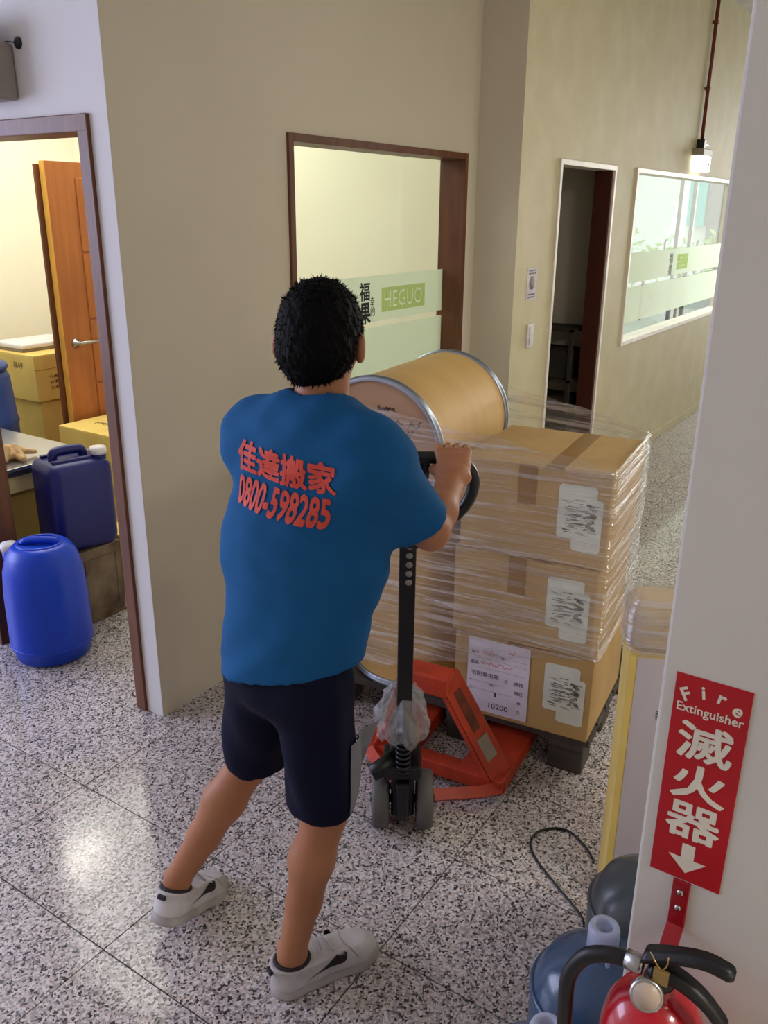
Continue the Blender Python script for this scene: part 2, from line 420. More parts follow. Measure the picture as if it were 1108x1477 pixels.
def glass(nt):
    t = shader(nt, 'ShaderNodeBsdfTransparent', Color=(0.93, 0.96, 0.93, 1)); g = shader(nt, 'ShaderNodeBsdfGlossy', Roughness=0.02)
    lw = nt.nodes.new('ShaderNodeLayerWeight'); lw.inputs[0].default_value = 0.5
    f = nt.nodes.new('ShaderNodeMath'); f.operation = 'POWER'; f.inputs[1].default_value = 4.0; nt.links.new(lw.outputs['Facing'], f.inputs[0])
    f2 = nt.nodes.new('ShaderNodeMath'); f2.operation = 'MULTIPLY_ADD'; f2.inputs[1].default_value = 0.06; f2.inputs[2].default_value = 0.02; nt.links.new(f.outputs[0], f2.inputs[0]); f = f2
    x = nt.nodes.new('ShaderNodeMixShader')
    nt.links.new(f.outputs[0], x.inputs[0]); nt.links.new(t.outputs[0], x.inputs[1]); nt.links.new(g.outputs[0], x.inputs[2]); return x.outputs[0]
mixmat('glass', glass)
def frost(nt):
    t = shader(nt, 'ShaderNodeBsdfTransparent', Color=(0.92, 0.96, 0.9, 1)); d = shader(nt, 'ShaderNodeBsdfDiffuse', Color=(0.62, 0.68, 0.58, 1))
    tr = shader(nt, 'ShaderNodeBsdfTranslucent', Color=(0.82, 0.88, 0.80, 1)); a = nt.nodes.new('ShaderNodeMixShader'); a.inputs[0].default_value = 0.7
    nt.links.new(d.outputs[0], a.inputs[1]); nt.links.new(tr.outputs[0], a.inputs[2])
    x = nt.nodes.new('ShaderNodeMixShader'); x.inputs[0].default_value = 0.8
    nt.links.new(t.outputs[0], x.inputs[1]); nt.links.new(a.outputs[0], x.inputs[2]); return x.outputs[0]
mixmat('frost', frost)
def tint(col, fac):
    def b(nt):
        t = shader(nt, 'ShaderNodeBsdfTransparent', Color=(0.95, 0.97, 0.95, 1)); d = shader(nt, 'ShaderNodeBsdfDiffuse', Color=(*lin(col), 1)); tr = shader(nt, 'ShaderNodeBsdfTranslucent', Color=(*lin(col), 1))
        a = nt.nodes.new('ShaderNodeMixShader'); a.inputs[0].default_value = 0.72; nt.links.new(d.outputs[0], a.inputs[1]); nt.links.new(tr.outputs[0], a.inputs[2])
        x = nt.nodes.new('ShaderNodeMixShader'); x.inputs[0].default_value = fac; nt.links.new(t.outputs[0], x.inputs[1]); nt.links.new(a.outputs[0], x.inputs[2]); return x.outputs[0]
    return b
mixmat('logo_green', tint((212, 226, 150), 0.55)); mixmat('logo_light', tint((250, 252, 226), 0.95)); mixmat('frost_white', tint((240, 246, 240), 0.62))
def film(nt):
    tc = nt.nodes.new('ShaderNodeTexCoord'); mp = nt.nodes.new('ShaderNodeMapping')
    mp.inputs['Rotation'].default_value = (R(7), R(5), 0); mp.inputs['Scale'].default_value = (1.5, 1.5, 42)
    nt.links.new(tc.outputs['Object'], mp.inputs[0])
    n = nt.nodes.new('ShaderNodeTexNoise'); n.inputs['Scale'].default_value = 1.6; n.inputs['Detail'].default_value = 5; n.inputs['Roughness'].default_value = 0.62
    nt.links.new(mp.outputs[0], n.inputs['Vector'])
    bp = nt.nodes.new('ShaderNodeBump'); bp.inputs['Strength'].default_value = 0.9; bp.inputs['Distance'].default_value = 0.02
    nt.links.new(n.outputs[0], bp.inputs['Height'])
    r = nt.nodes.new('ShaderNodeMapRange'); r.inputs[1].default_value = 0.45; r.inputs[2].default_value = 0.78; r.inputs[3].default_value = 0.10; r.inputs[4].default_value = 0.75
    nt.links.new(n.outputs[0], r.inputs[0])
    t = shader(nt, 'ShaderNodeBsdfTransparent', Color=(0.98, 0.98, 0.98, 1)); g = shader(nt, 'ShaderNodeBsdfGlossy', Roughness=0.11, Color=(0.95, 0.95, 0.95, 1))
    nt.links.new(bp.outputs[0], g.inputs['Normal'])
    x = nt.nodes.new('ShaderNodeMixShader'); nt.links.new(r.outputs[0], x.inputs[0]); nt.links.new(t.outputs[0], x.inputs[1]); nt.links.new(g.outputs[0], x.inputs[2])
    d = shader(nt, 'ShaderNodeBsdfDiffuse', Color=(0.85, 0.84, 0.86, 1)); y = nt.nodes.new('ShaderNodeMixShader')
    r2 = nt.nodes.new('ShaderNodeMapRange'); r2.inputs[1].default_value = 0.5; r2.inputs[2].default_value = 0.8; r2.inputs[3].default_value = 0.03; r2.inputs[4].default_value = 0.35
    nt.links.new(n.outputs[0], r2.inputs[0]); nt.links.new(r2.outputs[0], y.inputs[0]); nt.links.new(x.outputs[0], y.inputs[1]); nt.links.new(d.outputs[0], y.inputs[2])
    return y.outputs[0]
mixmat('stretch_film', film)
def bag(nt):
    t = shader(nt, 'ShaderNodeBsdfTransparent', Color=(0.95, 0.95, 0.95, 1)); p = nt.nodes.new('ShaderNodeBsdfPrincipled')
    p.inputs['Base Color'].default_value = (0.5, 0.5, 0.5, 1); p.inputs['Roughness'].default_value = 0.25
    x = nt.nodes.new('ShaderNodeMixShader'); x.inputs[0].default_value = 0.38
    nt.links.new(t.outputs[0], x.inputs[1]); nt.links.new(p.outputs[0], x.inputs[2]); return x.outputs[0]
mixmat('clear_bag', bag)

# ------------------------------------------------------------------ structure: floor, walls, ceiling
XW, YA, YR, XR = 1.848, 2.231, 1.985, 4.19       # door wall, window wall, right wall planes, return wall
HC = 3.4
fl = struct(box('floor', (-3.0, -4.0, -0.12), (12.8, 7.0, -0.0035), 'grout'))
TX, TY = 0.402, 0.596
tile_me = None
bm = bmesh.new(); add_box(bm, (0.0019, 0.0019, -0.02), (TX - 0.0019, TY - 0.0019, 0.0)); tile_me = bpy.data.meshes.new('tile'); bm.to_mesh(tile_me); bm.free()
tile_me.materials.append(MATS['terrazzo'])
for i in range(-3, 17):
    for j in range(-2, 8):
        x0 = 1.416 + TX * i; y0 = 0.947 + TY * j
        if x0 > 5.2 and y0 > 1.9: continue
        o = bpy.data.objects.new('tile', tile_me); C.objects.link(o); o.parent = fl; o.location = (x0, y0, 0)
far = []
xe = 1.416 + TX * 17
bm = bmesh.new()
add_box(bm, (xe + 0.001, 0.947 - 2 * TY, -0.02), (12.8, 7.0, 0.0)); add_box(bm, (1.416 + TX * 10, 0.947 + TY * 2 + 0.001, -0.02), (xe - 0.001, 7.0, -0.0005))
add_box(bm, (-3.0, -4.0, -0.02), (1.416 - 3 * TX - 0.001, 7.0, 0.0)); add_box(bm, (1.416 - 3 * TX, -4.0, -0.02), (12.8, 0.947 - 2 * TY - 0.001, 0.0))
add_box(bm, (1.416 - 3 * TX, 0.947 + 8 * TY + 0.001, -0.02), (1.416 + TX * 10 - 0.001, 7.0, 0.0))
fs = bm_obj('far_paving', bm, 'terrazzo', fl); fs['kind'] = 'stuff'

def wall(name, axis, c0, c1, u0, u1, z0, z1, holes, m, parent=None):
    """wall slab: axis 'x' runs along x (thickness c0..c1 in y), axis 'y' runs along y; holes are (u0,u1,z0,z1)"""
    us = sorted({u0, u1, *[h[0] for h in holes], *[h[1] for h in holes]}); zs = sorted({z0, z1, *[h[2] for h in holes], *[h[3] for h in holes]})
    us = [u for u in us if u0 <= u <= u1]; zs = [z for z in zs if z0 <= z <= z1]
    solid = {}
    for i in range(len(us) - 1):
        for k in range(len(zs) - 1):
            cu, cz = (us[i] + us[i + 1]) / 2, (zs[k] + zs[k + 1]) / 2
            solid[i, k] = not any(h[0] < cu < h[1] and h[2] < cz < h[3] for h in holes)
    bm = bmesh.new(); vc = {}
    def V(u, c, z):
        key = (round(u, 5), round(c, 5), round(z, 5))
        if key not in vc: vc[key] = bm.verts.new((u, c, z) if axis == 'x' else (c, u, z))
        return vc[key]
    for (i, k), s in solid.items():
        if not s: continue
        a, b, c, d = us[i], us[i + 1], zs[k], zs[k + 1]
        for cc in (c0, c1): bm.faces.new((V(a, cc, c), V(b, cc, c), V(b, cc, d), V(a, cc, d)))
        for di, dk, q in ((-1, 0, ((a, c0, c), (a, c1, c), (a, c1, d), (a, c0, d))), (1, 0, ((b, c0, c), (b, c1, c), (b, c1, d), (b, c0, d))),
                          (0, -1, ((a, c0, c), (b, c0, c), (b, c1, c), (a, c1, c))), (0, 1, ((a, c0, d), (b, c0, d), (b, c1, d), (a, c1, d)))):
            if not solid.get((i + di, k + dk), False): bm.faces.new([V(*p) for p in q])
    bmesh.ops.recalc_face_normals(bm, faces=bm.faces)
    return struct(bm_obj(name, bm, m, parent))
D0, D1, DT = 2.353, 3.25, 2.05
wall('wall_left', 'y', XW, XW + 0.12, YA + 0.0008, 6.0, 0, HC, [(D0, D1, -1, DT)], 'paint_white')
W1 = (2.70, 4.045, 0.86, 2.06)
def grow(h): return (h[0] - 0.028, h[1] + 0.028, h[2] - 0.028, h[3] + 0.028)
wall('wall_back', 'x', YA, YA + 0.12, XW + 0.0008, XR + 0.1, 0, HC, [grow(W1)], 'paint')
wall('wall_return', 'y', XR, XR + 0.12, YR + 0.0005, YA + 0.12, 0, HC, [], 'paint')
DW = (4.70, 5.53, -1, 2.06); W2 = (5.99, 8.9, 0.95, 2.065)
wall('wall_right', 'x', YR, YR + 0.11, XR + 0.001, 12.6, 0, HC, [grow(DW), grow(W2)], 'stone_cladding')
wall('wall_storeroom_back', 'x', 5.6, 5.7, XW, XR + 0.1, 0, HC, [], 'paint_cream')
wall('wall_storeroom_side', 'y', XR + 0.10, XR + 0.22, YA + 0.12, 5.6, 0, HC, [], 'paint_cream')
for (nm, ax, c, a, b) in (('wall_storeroom_lining', 'x', YA + 0.121, XW + 0.12, XR + 0.1), ):
    wall(nm, ax, c, c + 0.012, a, b, 0, 3.0, [grow(W1)], 'paint_cream')
wall('wall_closet_side', 'y', 5.74, 5.84, YR + 0.11, 4.4, 0, HC, [], 'paint')
wall('wall_closet_back', 'x', 4.4, 4.5, XR + 0.2, 5.84, 0, HC, [], 'paint')
wall('wall_office_back', 'x', 6.3, 6.4, 5.84, 12.6, 0, HC, [], 'paint_cream')
wall('wall_hall_right', 'x', -3.6, -3.5, -3.0, 12.6, 0, HC, [], 'paint')
wall('wall_hall_behind', 'y', -3.0, -2.9, -3.5, 7.0, 0, HC, [], 'paint')
struct(box('ceiling', (-3.0, -3.6, HC), (12.7, 7.0, HC + 0.1), 'ceiling'))
struct(box('ceiling_storeroom', (XW + 0.12, YA + 0.133, 2.95), (XR + 0.1, 5.6, 3.0), 'ceiling'))
struct(box('wall_pillar', (0.95, -0.5, 0), (1.45, 0.2215, HC), 'paint_pillar', bevel=0.004))
# skirting
struct(box('baseboard_right', (5.56, YR - 0.012, 0), (12.6, YR + 0.001, 0.08), 'stone_cladding', bevel=0.003))

# storeroom door frame
d1 = struct(thing('door_1', 'brown wooden door frame around the opening into the bright storeroom', 'door frame', (XW, D0, 0)))
box('jamb', (-0.012, -0.038, 0), (0.132, 0.012, DT + 0.038), 'brown_wood', d1, bevel=0.003)
box('jamb', (-0.012, D1 - D0 - 0.012, 0), (0.132, D1 - D0 + 0.038, DT + 0.038), 'brown_wood', d1, bevel=0.003)
box('lintel', (-0.0125, -0.036, DT - 0.012), (0.1325, D1 - D0 + 0.036, DT + 0.039), 'brown_wood', d1, bevel=0.003)

def cut_text(panel, body, mtx, fit):
    me = text_mesh(body, 0.1, 0.0, 0.02); xs = [v.co.x for v in me.vertices]; ys = [v.co.y for v in me.vertices]
    for v in me.vertices: v.co.x = (v.co.x - (max(xs) + min(xs)) / 2) * fit[0] / (max(xs) - min(xs)); v.co.y = (v.co.y - (max(ys) + min(ys)) / 2) * fit[1] / (max(ys) - min(ys))
    me.transform(mtx); bm = bmesh.new(); bm.from_mesh(me); bmesh.ops.remove_doubles(bm, verts=bm.verts, dist=1e-6); bm.to_mesh(me); bm.free()
    o = bpy.data.objects.new('cutter', me); C.objects.link(o); o.parent = panel.parent
    md = panel.modifiers.new('cut', 'BOOLEAN'); md.operation = 'DIFFERENCE'; md.object = o; md.solver = 'EXACT'; md.use_self = True
    bpy.context.view_layer.update()
    new = bpy.data.meshes.new_from_object(panel.evaluated_get(bpy.context.evaluated_depsgraph_get()))
    panel.modifiers.clear(); panel.data = new; bpy.data.objects.remove(o); bpy.data.meshes.remove(me)
# window in the back wall
w1 = struct(thing('window_1', 'brown framed interior window with frosted bands and a green logo', 'window', (W1[0], YA, W1[2])))
ww, wh = W1[1] - W1[0], W1[3] - W1[2]
for nm, lo, hi in (('frame_stile', (-0.03, -0.012, -0.03), (0.0, 0.136, wh + 0.03)), ('frame_stile', (ww, -0.012, -0.03), (ww + 0.03, 0.136, wh + 0.03)),
                   ('frame_rail', (0, -0.012, wh), (ww, 0.14, wh + 0.03)), ('frame_rail', (0, -0.012, -0.03), (ww, 0.14, 0))):
    box(nm, lo, hi, 'brown_wood', w1, bevel=0.002)
PY = 0.105
box('pane', (0, PY, 0), (ww, PY + 0.006, wh), 'glass', w1)
for a, b in ((1.316, 1.528), (0.90, 1.290)):
    box('frosted_film', (0.002, PY - 0.002, a - W1[2]), (ww - 0.002, PY - 0.0005, b - W1[2]), 'frost', w1)
lg = box('logo_panel', (0.767, PY - 0.006, 0.496), (1.16, PY - 0.0025, 0.609), 'logo_green', w1)
mx = frame((0.9635, PY - 0.0068, 0.5525), (1, 0, 0), (0, 0, 1))
cut_text(lg, 'HEGUO', mx, (0.35, 0.078))
sg = text('logo_character', '福', frame((0.625, PY - 0.003, 0.60), (1, 0, 0), (0, 0, 1)), 0.1, 'ink', w1, fit=(0.085, 0.085), offset=0.002)
text('logo_character', '果', frame((0.63, PY - 0.003, 0.50), (1, 0, 0), (0, 0, 1)), 0.1, 'ink', w1, fit=(0.09, 0.1), offset=0.003)
text('logo_character', '幸', frame((0.69, PY - 0.003, 0.55), (1, 0, 0), (0, 0, 1)), 0.1, 'ink', w1, fit=(0.035, 0.045), offset=0.0)
text('logo_character', '的', frame((0.692, PY - 0.003, 0.505), (1, 0, 0), (0, 0, 1)), 0.1, 'ink', w1, fit=(0.035, 0.045), offset=0.0)

# doorway in the right wall
d2 = struct(thing('door_2', 'narrow dark doorway with pale metal trim and brown inner jamb', 'doorway', (DW[0], YR, 0)))
dw = DW[1] - DW[0]
box('trim_post', (-0.03, -0.014, 0), (0.0, 0.112, 2.09), 'white_trim', d2, bevel=0.003)
box('trim_post', (dw, -0.014, 0), (dw + 0.03, 0.112, 2.09), 'white_trim', d2, bevel=0.003)
box('trim_head', (-0.0295, -0.0145, 2.06), (dw + 0.0295, 0.1125, 2.0905), 'white_trim', d2, bevel=0.003)
box('inner_jamb', (dw - 0.022, 0.0, 0.001), (dw - 0.0005, 0.109, 2.059), 'dark_jamb', d2)
box('inner_jamb', (0.0005, 0.0, 0.001), (0.02, 0.109, 2.059), 'dark_jamb', d2)

# window in the right wall
w2 = struct(thing('window_2', 'wide office window with frosted bands showing bright daylight beyond', 'window', (W2[0], YR, W2[2])))
ww, wh = W2[1] - W2[0], W2[3] - W2[2]
for nm, lo, hi in (('frame_stile', (-0.03, -0.014, -0.03), (0.0, 0.112, wh + 0.03)), ('frame_stile', (ww, -0.014, -0.03), (ww + 0.03, 0.112, wh + 0.03)),
                   ('frame_rail', (0, -0.014, wh), (ww, 0.112, wh + 0.03)), ('frame_rail', (0, -0.014, -0.03), (ww, 0.112, 0))):
    box(nm, lo, hi, 'white_trim', w2, bevel=0.002)
box('pane', (0, 0.05, 0), (ww, 0.056, wh), 'glass', w2)
for a, b in ((1.335, 1.545), (1.055, 1.305)):
    box('frosted_film', (0.002, 0.047, a - W2[2]), (ww - 0.002, 0.0485, b - W2[2]), 'frost_white', w2)
lg = box('logo_panel', (1.35, 0.043, 0.425), (1.66, 0.046, 0.545), 'logo_green', w2)
cut_text(lg, 'HEGUO', frame((1.505, 0.0425, 0.485), (1, 0, 0), (0, 0, 1)), (0.28, 0.075))
text('logo_character', '福', frame((1.18, 0.0465, 0.52), (1, 0, 0), (0, 0, 1)), 0.1, 'ink_soft', w2, fit=(0.1, 0.085), offset=0.002)
text('logo_character', '果', frame((1.18, 0.0465, 0.43), (1, 0, 0), (0, 0, 1)), 0.1, 'ink_soft', w2, fit=(0.1, 0.085), offset=0.002)

# ------------------------------------------------------------------ beyond the office window: glazed shopfront and street
w3 = struct(thing('window_3', 'glazed shopfront with steel mullions at the far end of the office', 'window', (12.6, 2.1, 0)))
for y in (0.0, 1.22, 1.40, 2.7, 4.1): box('mullion', (-0.03, y, 0), (0.03, y + 0.05, HC), 'dark_metal', w3)
for a, b in ((0.05, 1.22), (1.27, 1.40), (1.45, 2.7), (2.75, 4.1)): box('pane', (-0.004, a, 0.05), (0.004, b, HC), 'glass', w3)
box('sill', (-0.04, 0, 0), (0.04, 4.15, 0.05), 'steel', w3)
for y in (1.12, 1.56): tube('door_pull', [(-0.03, y, 1.02), (-0.07, y, 1.03), (-0.07, y, 1.44), (-0.03, y, 1.45)], 0.014, 'dark_metal', w3)
struct(box('street_ground', (12.85, -12, -0.15), (40, 30, -0.02), 'ext_paving'))
b_ = thing('street_building', 'pale overexposed building across the street with a teal panel', 'building', (24, 9, -0.02))
box('wall', (0, -14, 0), (3, 10, 9), 'ext_white_wall', b_)
box('sign_panel', (-0.25, -2.98, 1.5), (-0.01, -2.55, 2.75), 'ext_teal', b_)
box('doorway_panel', (-0.2, -3.40, 0), (-0.01, -3.05, 2.6), 'ext_grey', b_)
for k in range(5):
    bm = bmesh.new()
    for q in range(70):
        c = Vector((random.gauss(0, 0.16), random.gauss(0, 0.3), 1.0 + random.gauss(0, 0.26)))
        c.z = max(0.12, c.z); c.x = max(-.2, min(.2, c.x)); c.y = max(-.2, min(.2, c.y)); a = Vector((random.gauss(0, 1), random.gauss(0, 1), random.gauss(0, 1))).normalized(); b2 = a.orthogonal().normalized()
        s_ = 0.09
        bm.faces.new([bm.verts.new(c + a * s_), bm.verts.new(c + b2 * s_ * .5), bm.verts.new(c - a * s_), bm.verts.new(c - b2 * s_ * .5)])
    sh = thing('hedge_shrub', 'low bright green shrub planted along the sunny street edge', 'shrub', (15.5, 3.6 + 0.62 * k, -0.02), 0, 'shrubs outside the office glazing')
    f_ = bm_obj('foliage', bm, 'leaf_green', sh); box('stem', (-0.02, -0.02, 0), (0.02, 0.02, 0.95), 'brown_wood', sh)

# ------------------------------------------------------------------ fixtures on the walls
t = thing('emergency_light', 'grey emergency light box with a red indicator above the storeroom door', 'emergency light', (XW, 2.765, 2.14))
box('housing', (-0.085, -0.12, 0), (-0.0005, 0.12, 0.165), 'grey_case', t, bevel=0.012, seg=3)
for s_ in (-0.055, 0.055):
    lathe('lamp_head', [(0.0, 0.0), (0.05, 0.0), (0.052, 0.02), (0.038, 0.05), (0.015, 0.06), (0, 0.06)], 'grey_case', t, mtx=frame((-0.10, s_, 0.19), (0, 1, 0), (0, 0, 1)), seg=20)
tube('lamp_bar', [(-0.045, -0.1, 0.155), (-0.045, -0.1, 0.185), (-0.045, 0.1, 0.185), (-0.045, 0.1, 0.155)], 0.008, 'grey_case', t)
lathe('indicator', [(0, 0), (0.012, 0), (0.010, 0.006), (0, 0.007)], 'red_led', t, mtx=frame((-0.085, -0.095, 0.125), (0, -1, 0), (0, 0, 1)), seg=12)
t = thing('wall_grommet', 'small black round cable grommet on the pale wall beside the emergency light', 'grommet', (XW, 2.617, 2.303))
lathe('plug', [(0, 0.012), (0.009, 0.012), (0.017, 0.006), (0.018, -0.001), (0, -0.001)], 'black_plastic', t, mtx=frame((0, 0, 0), (0, -1, 0), (0, 0, 1)), seg=20)
tube('cord', [(-0.008, 0.0, 0), (-0.02, 0.03, 0.004), (-0.03, 0.066, -0.002)], 0.002, 'cable_black', t)

t = thing('notice_card', 'white printed notice on the wall beside the dark doorway', 'notice', (4.41, YR, 1.447))
box('sheet', (-0.065, -0.002, -0.085), (0.065, 0.0005, 0.085), 'paper', t)
lathe('notice_emblem', [(0, 0), (0.036, 0), (0.036, 0.001), (0, 0.001)], 'ink_pale', t, mtx=frame((0, -0.002, 0.005), (1, 0, 0), (0, 0, 1)), seg=20)
for k, zz in enumerate((0.07, 0.055, -0.055, -0.07)):
    box('text_line', (-0.045, -0.0032, zz - 0.004), (0.045, -0.0018, zz + 0.003), 'ink_soft', t)
t = thing('light_switch', 'white two-rocker light switch on the wall left of the dark doorway', 'switch', (4.415, YR, 1.168))
box('plate', (-0.038, -0.012, -0.066), (0.038, 0.0005, 0.066), 'white_plastic', t, bevel=0.004)
for a, b in ((-0.05, -0.004), (0.004, 0.05)): box('rocker', (-0.022, -0.02, a), (0.022, -0.011, b), 'white_plastic', t, bevel=0.003)

t = thing('exit_lamp', 'small lit white emergency lamp under a brown conduit above the office window', 'lamp', (7.36, YR, 2.12))
box('housing', (-0.13, -0.09, 0.115), (0.13, 0.0005, 0.165), 'grey_case', t, bevel=0.006)
box('lens', (-0.125, -0.088, 0.0), (0.125, -0.001, 0.116), 'lamp_lens', t, bevel=0.01)
lathe('test_button', [(0, 0), (0.012, 0), (0.01, 0.008), (0, 0.008)], 'ink_soft', t, mtx=frame((0.04, -0.088, 0.05), (1, 0, 0), (0, 0, 1)), seg=10)
box('bracket', (-0.03, -0.06, 0.164), (0.03, 0.0005, 0.235), 'dark_metal', t, bevel=0.004)
tube('valve_lever', [(0.02, -0.04, 0.20), (0.14, -0.045, 0.2)], 0.008, 'steel', t)
t = thing('wall_conduit', 'thin reddish brown conduit running down the wall to the lit lamp', 'pipe', (7.39, YR, 2.354))
tube('pipe', [(0, -0.022, 0), (0, -0.022, HC - 2.356)], 0.014, 'conduit', t)
for zz in (0.35, 0.8): box('clip', (-0.022, -0.04, zz), (0.022, 0.0005, zz + 0.02), 'conduit', t)

# ------------------------------------------------------------------ storeroom
t = thing('ceiling_light', 'twin-tube fluorescent light on the storeroom ceiling', 'ceiling light', (2.98, 4.8, 2.95))
box('casing', (-0.35, -0.15, -0.06), (0.35, 0.15, 0.001), 'white_trim', t, bevel=0.006)
for s_ in (-0.06, 0.06): tube('lamp_tube', [(-0.29, s_, -0.085), (0.29, s_, -0.085)], 0.015, 'tube_glow', t)
for s_ in (-0.31, 0.31): box('end_cap', (s_ - 0.02, -0.1, -0.11), (s_ + 0.02, 0.1, -0.055), 'white_trim', t)
area('office_fill_light', (9.0, 3.6, 3.2), (9.0, 3.6, 0), 2.0, 1.0, 220, (1.0, 0.99, 0.94))  # added fill inside the office, whitens the frosted bands
area('storeroom_lamp', (3.0, 4.2, 2.80), (2.98, 4.2, 0), 1.9, 2.2, 54, (1.0, 0.985, 0.89))

# inner door leaf, hinged on the storeroom side wall
t = thing('panel_door', 'orange brown panelled door leaf standing open inside the storeroom', 'door', (3.11, 4.31, 0.012), R(5))
box('leaf', (0.0, 0.0, 0.0), (0.84, 0.04, 2.048), 'orange_wood', t, bevel=0.002)
box('edge_strip', (-0.004, 0.001, 0.001), (0.0, 0.039, 2.047), 'orange_wood_lit', t)  # lit edge of the leaf, its light put into a yellower colour
box('rear_stile', (-0.03, 0.045, 0.0), (0.06, 0.06, 2.03), 'brown_wood', t)
zs = (0.08, 0.42, 0.80, 1.18, 1.56, 1.97)
for a, b in zip(zs, zs[1:]): box('panel', (0.20, -0.008, a + 0.006), (0.80, 0.001, b - 0.006), 'orange_wood', t, bevel=0.004)
hd = lathe('handle', [(0, 0), (0.026, 0), (0.026, 0.008), (0.012, 0.012), (0.010, 0.05), (0, 0.05)], 'steel', t, mtx=frame((0.075, 0.0, 1.055), (1, 0, 0), (0, 0, 1)), seg=20)
tube('lever', [(0.075, -0.045, 1.055), (0.12, -0.05, 1.057), (0.205, -0.048, 1.055)], 0.011, 'steel', hd)
tube('handle_rear', [(0.075, 0.04, 1.055), (0.075, 0.09, 1.055), (0.0, 0.095, 1.057)], 0.011, 'steel', t)

def carton(name, label, lo, hi, m, group=None, rz=0.0, prints=()):
    cx, cy = (lo[0] + hi[0]) / 2, (lo[1] + hi[1]) / 2
    t = thing(name, label, 'box', (cx, cy, lo[2]), rz, group)
    a, b, h = (hi[0] - lo[0]) / 2, (hi[1] - lo[1]) / 2, hi[2] - lo[2]
    box('body', (-a, -b, 0), (a, b, h - 0.004), m, t, bevel=0.004)
    box('flap', (-a + 0.001, -b + 0.001, h - 0.005), (-0.0015, b - 0.001, h), m, t, bevel=0.0015)
    box('flap', (0.0015, -b + 0.001, h - 0.005), (a - 0.001, b - 0.001, h), m, t, bevel=0.0015)
    return t, a, b, h
GB = 'cardboard boxes stacked in the storeroom'
t, a, b, h = carton('cardboard_box', 'upper yellow cardboard box with printed characters stacked behind the open door', (3.17, 4.73, 0.66), (3.62, 5.22, 0.95), 'card_yellow', GB)
for zz in (0.12, 0.085, 0.05): text('printed_text', '小心輕放', frame((-a + 0.14, -b - 0.0006, zz + 0.03), (1, 0, 0), (0, 0, 1)), 0.03, 'print_brown', t, fit=(0.08, 0.024))
box('tape', (-a - 0.0012, -b - 0.0012, h - 0.09), (a + 0.0012, -b + 0.01, h - 0.0885), 'card_tape', t)
text('printed_text', '易碎', frame((-a - 0.0006, 0.12, 0.22), (0, -1, 0), (0, 0, 1)), 0.05, 'print_brown', t, fit=(0.1, 0.04))
text('printed_text', '易碎', frame((-a - 0.0006, -0.08, 0.22), (0, -1, 0), (0, 0, 1)), 0.05, 'print_brown', t, fit=(0.1, 0.04))
carton('cardboard_box', 'yellow cardboard box under the upper printed box behind the table', (3.19, 4.74, 0.33), (3.63, 5.2, 0.66), 'card_yellow', GB)
carton('cardboard_box', 'lowest cardboard box of the stack behind the table', (3.18, 4.74, 0.0), (3.64, 5.2, 0.33), 'card_yellow', GB)
t, a, b, h = carton('cardboard_box', 'bright yellow cardboard box in front of the orange door, upper of two', (2.97, 3.76, 0.31), (3.42, 4.27, 0.62), 'card_yellow', GB)
text('printed_text', '福果', frame((-a - 0.0006, -0.12, 0.2), (0, -1, 0), (0, 0, 1)), 0.05, 'print_brown', t, fit=(0.07, 0.05))
text('printed_text', 'FRAGILE', frame((-0.05, -0.02, h + 0.0006), (0, -1, 0), (1, 0, 0)), 0.05, 'print_brown', t, fit=(0.3, 0.04))
carton('cardboard_box', 'cardboard box on the floor beneath the bright box by the door', (2.99, 3.77, 0.0), (3.42, 4.26, 0.31), 'card_yellow', GB)
carton('cardboard_box', 'brown carton on the floor behind the rusty tin', (2.47, 3.13, 0.0), (2.78, 3.34, 0.33), 'card_yellow', GB)
t = thing('plastic_tray', 'grey white shallow tray lying on top of the stacked boxes', 'tray', (3.42, 5.05, 0.95))
box('base', (-0.2, -0.15, 0), (0.2, 0.15, 0.02), 'grey_case', t, bevel=0.004)
box('lid', (-0.21, -0.16, 0.02), (0.21, 0.16, 0.05), 'white_plastic', t, bevel=0.01)

# work table
t = thing('work_table', 'wooden table with a stainless steel top and a lower shelf', 'table', (2.06, 3.8, 0))
box('top_sheet', (-0.085, -0.42, 0.705), (0.445, 0.40, 0.722), 'table_steel', t, bevel=0.002)
box('top_edge', (-0.08, -0.415, 0.682), (0.44, 0.395, 0.7055), 'table_edge', t)
for x in (-0.08, 0.36):
    for y in (-0.40, 0.33): box('leg', (x, y, 0), (x + 0.07, y + 0.06, 0.683), 'brown_wood', t, bevel=0.003)
box('apron', (-0.07, -0.39, 0.60), (0.42, -0.37, 0.683), 'cream_board', t)
box('shelf', (-0.075, -0.395, 0.30), (0.42, 0.36, 0.33), 'cream_board', t)
t2, a, b, h = carton('cardboard_box', 'small golden carton on the lower shelf of the steel-topped table', (2.02, 3.48, 0.33), (2.38, 3.80, 0.56), 'card_yellow', GB)

# crumpled gloves: knotted cloth lumps
f = Field((2.00, 3.35, 0.70), (2.40, 3.75, 0.86), 0.004)
base = np.array([2.20, 3.52, 0.722])
for k in range(15):
    a0 = rng.uniform(0, 2 * PI); r0 = rng.uniform(0.0, 0.05); r1 = rng.uniform(0.05, 0.10); a1 = a0 + rng.uniform(-0.9, 0.9)
    p0 = base + (r0 * math.cos(a0), r0 * math.sin(a0), rng.uniform(0.02, 0.06)); p1 = base + (r1 * math.cos(a1), r1 * math.sin(a1), 0.018)
    f.limb(p0, p1, 0.018, 0.011, 0.004)
f.ell(base + (0, 0, 0.03), (0.045, 0.04, 0.03), k=0.01)
f.plane((0, 0, 0.7222), (0, 0, -1))
tag(np_obj('work_gloves', [f.mesh()], 'glove'), 'crumpled beige work gloves lying on the steel table top', 'gloves')

